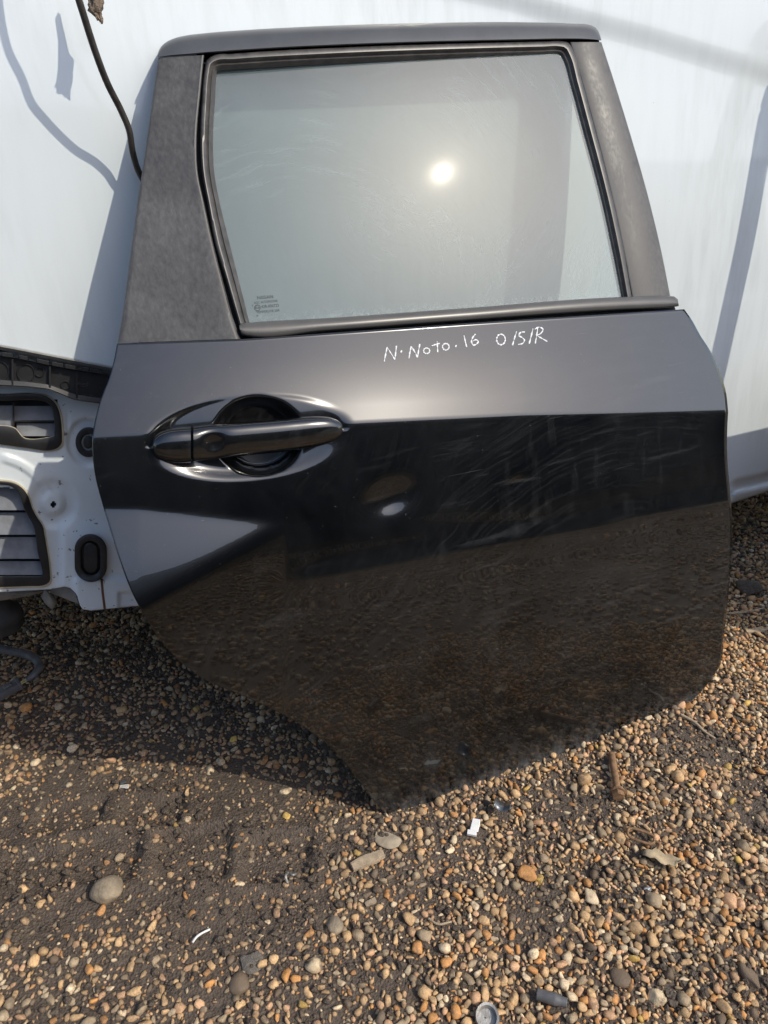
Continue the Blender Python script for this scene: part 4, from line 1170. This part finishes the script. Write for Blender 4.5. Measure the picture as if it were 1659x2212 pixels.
def scraps():
    # white plastic pieces
    g = gpt(1024, 1800); t = empty('plastic_scrap', g, 'small broken white plastic scrap in front of the door sill', 'scrap')
    def slab(px, py, L, Wd, H, yaw, roll, z, mat, name, parent):
        c = gpt(px, py) + [0, 0, z]; m = Matrix.Rotation(yaw, 3, 'Z') @ Matrix.Rotation(roll, 3, 'X')
        V = [c + np.array(m @ Vector((x * L / 2, y * Wd / 2, h * H / 2))) for h in (-1, 1) for x, y in ((-1, -1), (1, -1), (.9, 1), (-1, .85))]
        ob = mk(name, V, [(0, 1, 2, 3), (4, 5, 6, 7), (0, 1, 5, 4), (1, 2, 6, 5), (2, 3, 7, 6), (3, 0, 4, 7)], mat, parent, False)
        md = ob.modifiers.new('bevel', 'BEVEL'); md.width = .0008; md.segments = 2
        return ob
    slab(1026, 1793, .014, .021, .003, -.35, .35, .014, M['white_plastic'], 'upper_piece', t)
    slab(1019, 1805, .016, .009, .006, -.2, .1, .007, M['white_plastic'], 'lower_piece', t)
    KEEP.append((g[0], g[1], .018))
    # bent metal clip
    g = gpt(1083, 1757); V = []; n = 12
    for i in range(n):
        t_ = i / (n - 1); x = (t_ - .5) * .030; z = .006 + .010 * (t_ - .45) ** 2 * 4
        for y in (-.013, .013): V.append(g + np.array([x * .9 + y * .3, y * .9 - x * .35, z + .012 - y * .3]))
    base = [np.array(v) - [0, 0, .0009] for v in V]
    ob = mk('metal_clip', np.vstack([V, base]), grid_faces(n, 2) + grid_faces(n, 2, 2 * n) + [(0, 1, 2 * n + 1, 2 * n)] + [(2 * i, 2 * i + 2, 2 * n + 2 * i + 2, 2 * n + 2 * i) for i in range(n - 1)] + [(2 * i + 1, 2 * i + 3, 2 * n + 2 * i + 3, 2 * n + 2 * i + 1) for i in range(n - 1)] + [(2 * n - 2, 2 * n - 1, 4 * n - 1, 4 * n - 2)], M['foil'], None, True)
    tag(ob, 'dull grey bent metal clip lying against the door sill', 'clip'); KEEP.append((g[0], g[1], .018))
    # rusty chain link
    P = []; a0, b0 = gpt(1352, 1806), gpt(1412, 1826); T = unit(b0 - a0); S = unit(np.cross([0, 0, 1], T)); L = np.linalg.norm(b0 - a0)
    cc = (a0 + b0) / 2 + [0, 0, .012]
    for k in range(33):
        A = 2 * math.pi * k / 32; c, s = math.cos(A), math.sin(A)
        P.append(cc + T * (L * .34 * (1 if c > 0 else -1) * (abs(c) ** .5) + L * .14 * c) + S * .0105 * math.copysign(abs(s) ** .7, s))
    tag(tube('chain_link', P, .0024, M['steel'], None, 7, 70, cap=False), 'rusty oblong chain link pressed into the gravel', 'chain link'); KEEP.append((cc[0], cc[1], .016))
    P = [gpt(1408, 1826) + [0, 0, .012], gpt(1420, 1834) + [0, 0, .014], gpt(1418, 1846) + [0, 0, .012], gpt(1402, 1848) + [0, 0, .010]]
    tag(tube('hook', P, .0028, M['steel'], None, 7, 30), 'rusty hook at the end of the oblong link', 'hook')
    # dry leaf
    g = gpt(1426, 1868); V = []; Fc = []; n = 9
    for i in range(n):
        t_ = i / (n - 1); wd = .012 * math.sin(math.pi * min(1, t_ * .95 + .04)) ** .8 * (1 + .3 * math.sin(i * 2.3))
        for s_ in (-1, 0, 1): V.append(g + np.array([(t_ - .5) * .058, s_ * wd - .012 * (t_ - .5), .016 + .004 * abs(s_) + .004 * math.sin(t_ * 7)]))
    ob = mk('dry_leaf', V, grid_faces(n, 3), M['leaf'], None); sm = ob.modifiers.new('thickness', 'SOLIDIFY'); sm.thickness = .0006
    tag(ob, 'pale dry crumpled leaf on the gravel near the link', 'leaf'); KEEP.append((g[0], g[1], .014))
    # black tube piece and metal cap
    a, b = gpt(1157, 2158) + [0, 0, .014], gpt(1222, 2178) + [0, 0, .014]
    o = tube('tube_offcut', [a, a * .7 + b * .3, a * .45 + b * .55, b], [.0075, .0075, .0078, .0082, .0062, .006], M['hose'], None, 12, 40)
    tag(o, 'short black plastic tube offcut lying on the near gravel', 'tube')
    for k in np.linspace(0, 1, 5): p = a + (b - a) * k; KEEP.append((p[0], p[1], .008))
    c = gpt(1052, 2204) + [0, 0, .006]; V = []; prof = [(.0, .0), (.014, .0), (.016, -.002), (.016, -.010), (.0135, -.010), (.0135, -.003), (.0, -.003)]
    prof = [(0, -.004), (.012, -.004), (.0125, .004), (.0155, .0045), (.016, .0), (.016, -.008), (0, -.008)]
    for r, z in prof:
        for k in range(24): A = 2 * math.pi * k / 24; V.append(c + np.array([r * math.cos(A), r * math.sin(A), z + r * math.sin(A) * .25]))
    ob = mk('metal_disc', V, grid_faces(len(prof), 24, wrap=True), M['silver'], None); smooth_by_angle(ob, 40)
    tag(ob, 'round silver metal disc at the very front of the gravel', 'metal disc'); KEEP.append((c[0], c[1], .017))
    # small tag, white wire, bright screw
    t = empty('paper_tag', gpt(271, 1700), 'tiny pale torn tag on the dark mud in shade', 'tag')
    slab(270, 1704, .017, .008, .0012, .1, .25, .006, simple('grubby_paper', (.45, .43, .39), .8, .3, 200), 'tag_sheet', t); slab(268, 1695, .011, .007, .001, .5, .1, .008, M['foil'], 'tag_corner', t)
    P = [gpt(418, 2044) + [0, 0, .010], gpt(428, 2034) + [0, 0, .013], gpt(440, 2024) + [0, 0, .011], gpt(455, 2014) + [0, 0, .008]]
    tag(tube('wire_scrap', P, .0017, M['white_plastic'], None, 7, 20), 'short white scrap of wire beside the tan pebbles', 'wire')
    P = [gpt(622, 1912) + [0, 0, .004], gpt(618, 1902) + [0, 0, .012], gpt(626, 1897) + [0, 0, .014], gpt(634, 1900) + [0, 0, .012], gpt(640, 1897) + [0, 0, .012]]
    tag(tube('wire_hook', P, .0022, M['silver'], None, 7, 24), 'small bright bent wire hook at the gravel edge', 'wire')
    t = empty('plastic_tag', gpt(920, 1760), 'x', 'tag'); bpy.data.objects.remove(t)
scraps()

PTS = scatter()
print('pebbles', len(PTS))
LM = [('the rusty bolt', 1325, 1690), ('the white plastic scrap', 1024, 1800), ('the big grey-brown cobble', 236, 1930), ('the pale brown cobble', 725, 2003), ('the wood splinter', 795, 1860),
      ('the oblong chain link', 1382, 1816), ('the black tube offcut', 1190, 2168), ('the dark brown cobble', 517, 2128), ('the grey metal clip', 1083, 1757), ('the thin bent twig', 1505, 1572),
      ('the dry leaf', 1426, 1868), ('the orange wedge stone', 1136, 1890), ('the silver metal disc', 1052, 2196), ('the long dark stone', 1622, 2115), ('the blue-grey flint', 1396, 1924), ('the white scrap of wire', 435, 2030),
      ('the flat round dark stone', 1340, 2112), ('the bright wire hook', 628, 1902)]
LMG = [(n, ground(x, y)) for n, x, y in LM]
def build_pebbles():
    n = len(PTS)
    rr = np.random.default_rng(11)
    px, py, dz = project(np.stack([PTS[:, 0], PTS[:, 1], np.zeros(n)], 1))
    size = PTS[:, 2] / dz
    lim = np.interp(px, DOOR_LOW[:, 0], DOOR_LOW[:, 1], left=1480)
    vis = (px > 8) & (px < 1650) & (py < 2200) & (py > np.maximum(lim + 12, 1500))
    order = [i for i in np.argsort(-size) if vis[i]][:300]
    chosen = set(order)
    yaw = rr.uniform(0, 2 * math.pi, n); tx = rr.normal(0, .28, n); ty = rr.normal(0, .28, n)
    mm = PTS[:, 3]; tx *= (1 - .7 * mm); ty *= (1 - .7 * mm)
    H = hgt(PTS[:, 0], PTS[:, 1])
    zs = H + PTS[:, 2] * (.38 - .34 * mm + rr.uniform(-.12, .22, n) * (1 - .6 * mm))
    cls = rr.choice(len(STONES), n, p=np.array(SHARE) / sum(SHARE))
    mesh_cache = {}; made = []
    for k, (v, f, sh) in enumerate(HI):
        me = bpy.data.meshes.new('pebble'); me.from_pydata([tuple(p) for p in v], [], [tuple(x) for x in f]); me.update()
        me.polygons.foreach_set('use_smooth', [True] * len(me.polygons)); me.materials.append(STONE_M[0]); mesh_cache[k] = me
    for i in order:
        k = int(rr.integers(len(HI)))
        o = bpy.data.objects.new('pebble', mesh_cache[k]); COL.objects.link(o)
        o.location = (PTS[i, 0], PTS[i, 1], zs[i]); o.rotation_euler = (tx[i], ty[i], yaw[i]); r_ = PTS[i, 2] * 1.15
        o.scale = (r_, r_ * rr.uniform(.85, 1.1), r_ * rr.uniform(.85, 1.15))
        c = int(cls[i]); o.material_slots[0].link = 'OBJECT'; o.material_slots[0].material = STONE_M[c]
        d = [(math.hypot(PTS[i, 0] - g[0], PTS[i, 1] - g[1]), nm, g) for nm, g in LMG]; dd, nm, g = min(d)
        dx, dy = PTS[i, 0] - g[0], PTS[i, 1] - g[1]
        if dd < .04: rel = 'close beside'
        elif abs(dy) > abs(dx): rel = ('a little behind' if dy > 0 else 'a little in front of') if dd < .11 else ('well behind' if dy > 0 else 'well in front of')
        else: rel = 'just sideways from' if dd < .11 else 'well sideways from'
        sz = 'large' if size[i] > size[order[60]] else 'medium'
        d.sort(key=lambda e: e[0])
        vv = HI[k][0]; asp = np.ptp(vv[:, 1]) / np.ptp(vv[:, 0])
        shp = ('long ' if asp < .66 else 'chunky ' if asp > .86 else '') + HI[k][2]
        tag(o, f'{sz} {STONES[c][0]} {shp} pebble {rel} {nm}', 'pebble', f'{STONES[c][0]} pebbles loose in the gravel')
        nx = []
        for dd2, nm2, g2 in d[1:9]:
            w1 = np.array([dx, dy]); w2 = np.array([g2[0] - g[0], g2[1] - g[1]])
            if w1 @ w2 > .55 * np.linalg.norm(w1) * np.linalg.norm(w2): nx.append((nm2, 'towards'))
            elif w1 @ w2 < -.55 * np.linalg.norm(w1) * np.linalg.norm(w2): nx.append((nm2, 'away from'))
        made.append((o, nx))
    # where two labels agree, say towards (or away from) which other thing each one lies
    from collections import Counter
    cnt = Counter(o['label'] for o, _ in made); used = set(l for l, q in cnt.items() if q == 1)
    for o, nx in made:
        if cnt[o['label']] > 1:
            best = None
            for nm2, how in nx:
                cand = o['label'] + f', {how} ' + nm2
                if len(cand.split()) <= 16:
                    best = best or cand
                    if cand not in used: best = cand; break
            if best: o['label'] = best; used.add(best)
    # all the others: one mass of gravel
    VV, FF, off = [], [], 0; BD = []
    for i in range(n):
        if i in chosen: continue
        big = size[i] * F > 5.2 and py[i] > 1500
        S = HI if big else LO
        v, f, _ = S[int(rr.integers(len(S)))]
        r_ = PTS[i, 2] * 1.15
        q = v * (r_ * np.array([1, rr.uniform(.85, 1.1), rr.uniform(.85, 1.15)]))
        m = np.array(Matrix.Rotation(yaw[i], 3, 'Z') @ Matrix.Rotation(ty[i], 3, 'Y') @ Matrix.Rotation(tx[i], 3, 'X'))
        VV.append(q @ m.T + [PTS[i, 0], PTS[i, 1], zs[i]]); FF.append(f + off); off += len(v); BD.append(np.full(len(v), mm[i] * .95, np.float32))
    # sparse coarse stones over the yard behind the camera, mirrored in the paint
    for _ in range(26000):
        x, y = rr.uniform(-1.6, 3.2), 1.7 - 4.0 * rr.uniform() ** .9
        q_ = project([x, y, 0.])
        if (q_[2] > .2 and -400 < q_[0] < 2060 and q_[1] < 2540) or y > 1.7 - max(0, .9 - x) * 1.5: continue
        r_ = rr.uniform(.006, .015)
        v, f, _s = LO[int(rr.integers(len(LO)))]
        a = rr.uniform(0, 6.28); c, s = math.cos(a), math.sin(a)
        q = v * r_; q = np.stack([q[:, 0] * c - q[:, 1] * s, q[:, 0] * s + q[:, 1] * c, q[:, 2]], 1)
        VV.append(q + [x, y, r_ * .2 + float(0)]); FF.append(f + off); off += len(v)
    V = np.vstack(VV); Fa = np.vstack(FF)
    me = bpy.data.meshes.new('gravel'); me.vertices.add(len(V)); me.vertices.foreach_set('co', V.ravel())
    me.loops.add(Fa.size); me.loops.foreach_set('vertex_index', Fa.ravel()); me.polygons.add(len(Fa))
    me.polygons.foreach_set('loop_start', np.arange(0, Fa.size, 3)); me.polygons.foreach_set('loop_total', np.full(len(Fa), 3))
    me.polygons.foreach_set('use_smooth', np.ones(len(Fa), bool)); me.update(); me.validate()
    me.materials.append(M['stones'])
    bd = np.concatenate(BD); bd = np.concatenate([bd, np.zeros(len(V) - len(bd), np.float32)])
    me.attributes.new('bedded', 'FLOAT', 'POINT').data.foreach_set('value', bd)
    o = bpy.data.objects.new('gravel', me); COL.objects.link(o)
    tag(o, 'loose brown and tan gravel strewn over the mud', 'gravel', kind='stuff')
    print('gravel tris', len(Fa))
build_pebbles()

def crumbs():
    rr = np.random.default_rng(5); n = 24000
    X = rr.uniform(-1.2, 1.6, n * 2); Y = rr.uniform(.42, 1.75, n * 2)
    px, py, dz = project(np.stack([X, Y, X * 0], 1)); k = (px > -40) & (px < 1700) & (py < 2260)
    X, Y = X[k][:n], Y[k][:n]
    cl = fbm(X * 11, Y * 11, 33)
    keep = rr.uniform(0, 1, len(X)) < np.clip((cl - .40) * 5, .03, 1); X, Y = X[keep], Y[keep]
    v, f = ico(1); VV, FF = [], []; H = hgt(X, Y)
    for i in range(len(X)):
        r_ = .0012 + .0062 * rr.uniform() ** 3.2
        q = v * (1 + rr.uniform(-.35, .35, (len(v), 1))) * r_ * [1, rr.uniform(.7, 1), .8]
        VV.append(q + [X[i], Y[i], H[i] + r_ * .5]); FF.append(f + i * len(v))
    V = np.vstack(VV); Fa = np.vstack(FF)
    o = mk('soil_crumbs', V, [tuple(x) for x in Fa], M['mud'], None, False, (0, 0, 0))
    tag(o, 'dark crumbs of soil scattered between the pebbles', 'soil', kind='stuff')
crumbs()

# ------------------------------------------------------------------ unseen dark building added behind the camera to darken the paint's reflections
def yard():
    c0 = TIP - INW * 4.2
    s = empty('mirror_backdrop', (c0[0], c0[1], 0), 'added unseen dark backdrop that darkens reflections in the door paint', 'mirror_backdrop')
    n = 240; V = []
    for i in range(n):
        p = c0 + AX * (-9 + 16.6 * i / (n - 1)) + INW * .03 * math.sin(i * 1.6)
        V += [(p[0], p[1], -.01), (p[0], p[1], 2.2)]
    mk('backdrop_wall', V, grid_faces(n, 2), M['mirror_backdrop'], s)
    q = lambda a, b, z: c0 + AX * a + INW * b + np.array([0, 0, z])
    V = [q(-9.2, .15, 2.21), q(7.8, .15, 2.21), q(7.8, -3.5, 2.7), q(-9.2, -3.5, 2.7), q(-9.2, .15, 2.14), q(7.8, .15, 2.14), q(7.8, -3.5, 2.62), q(-9.2, -3.5, 2.62)]
    mk('roof', V, [(0, 1, 2, 3), (4, 5, 6, 7), (0, 1, 5, 4), (1, 2, 6, 5), (2, 3, 7, 6), (3, 0, 4, 7)], M['mirror_backdrop'], s, False)
yard()
def spare_door():
    # another door leaning on the van just past the right edge of the view; its shade falls across the panel and the ground
    S1, S2 = van(np.array(1640.), np.array(262.)), van(np.array(1545.), np.array(745.))
    P1, P2 = S1 + SUN * .20, S2 + SUN * .36
    d = unit(P2 - P1)
    foot = P2 + d * ((P2[2] - .0) / -d[2])
    S3 = van(np.array(1700.), np.array(925.)); belt_k = None
    n_ = unit(np.cross(VAX, d)); n_ = n_ if n_ @ N_VAN > 0 else -n_
    # where the belt line of this door must be for its shade to end at S3
    k = ((P1 - S3) @ n_) / (SUN @ n_); Pb = S3 + SUN * k
    tb = (Pb - P1) @ d / 1.0 - ((Pb - P1) @ VAX) * (VAX @ d)
    B = P1 + d * tb
    t = empty('spare_door', foot, 'second dark car door leaning on the van beyond the first', 'car door')
    def slab(name, c, mat, th=.03):
        c = np.array(c); V = np.vstack([c + n_ * th / 2, c - n_ * th / 2]); m = len(c)
        o = mk(name, V, [tuple(range(m)), tuple(range(m, 2 * m))] + [(i, (i + 1) % m, m + (i + 1) % m, m + i) for i in range(m)], mat, t, False)
        md = o.modifiers.new('bevel', 'BEVEL'); md.width = .006; md.segments = 2
    W = VAX * .95
    hw = VAX * .042
    slab('pillar', [P1 - d * .02, P1 - d * .02 + hw, B + hw * 1.2, B], M['trim'])
    slab('pillar', [P1 - d * .02 + W * .8, P1 - d * .02 + W * .8 + hw, B + W + hw, B + W], M['trim'])
    slab('roof_frame', [P1 - d * .075 + hw * .6, P1 - d * .075 + W * .8 + hw * .5, P1 - d * .022 + W * .8 + hw, P1 - d * .022, P1 - d * .05 + hw * .12], M['frame'])
    slab('outer_skin', [B + d * .002 - VAX * .02, B + W + d * .002, foot + W, foot + W * .25, foot - d * .3 - VAX * .05], M['paint'], .06)
    print('spare px', [tuple(round(float(c)) for c in project(p)[:2]) for p in (foot, B, P1)])
spare_door()
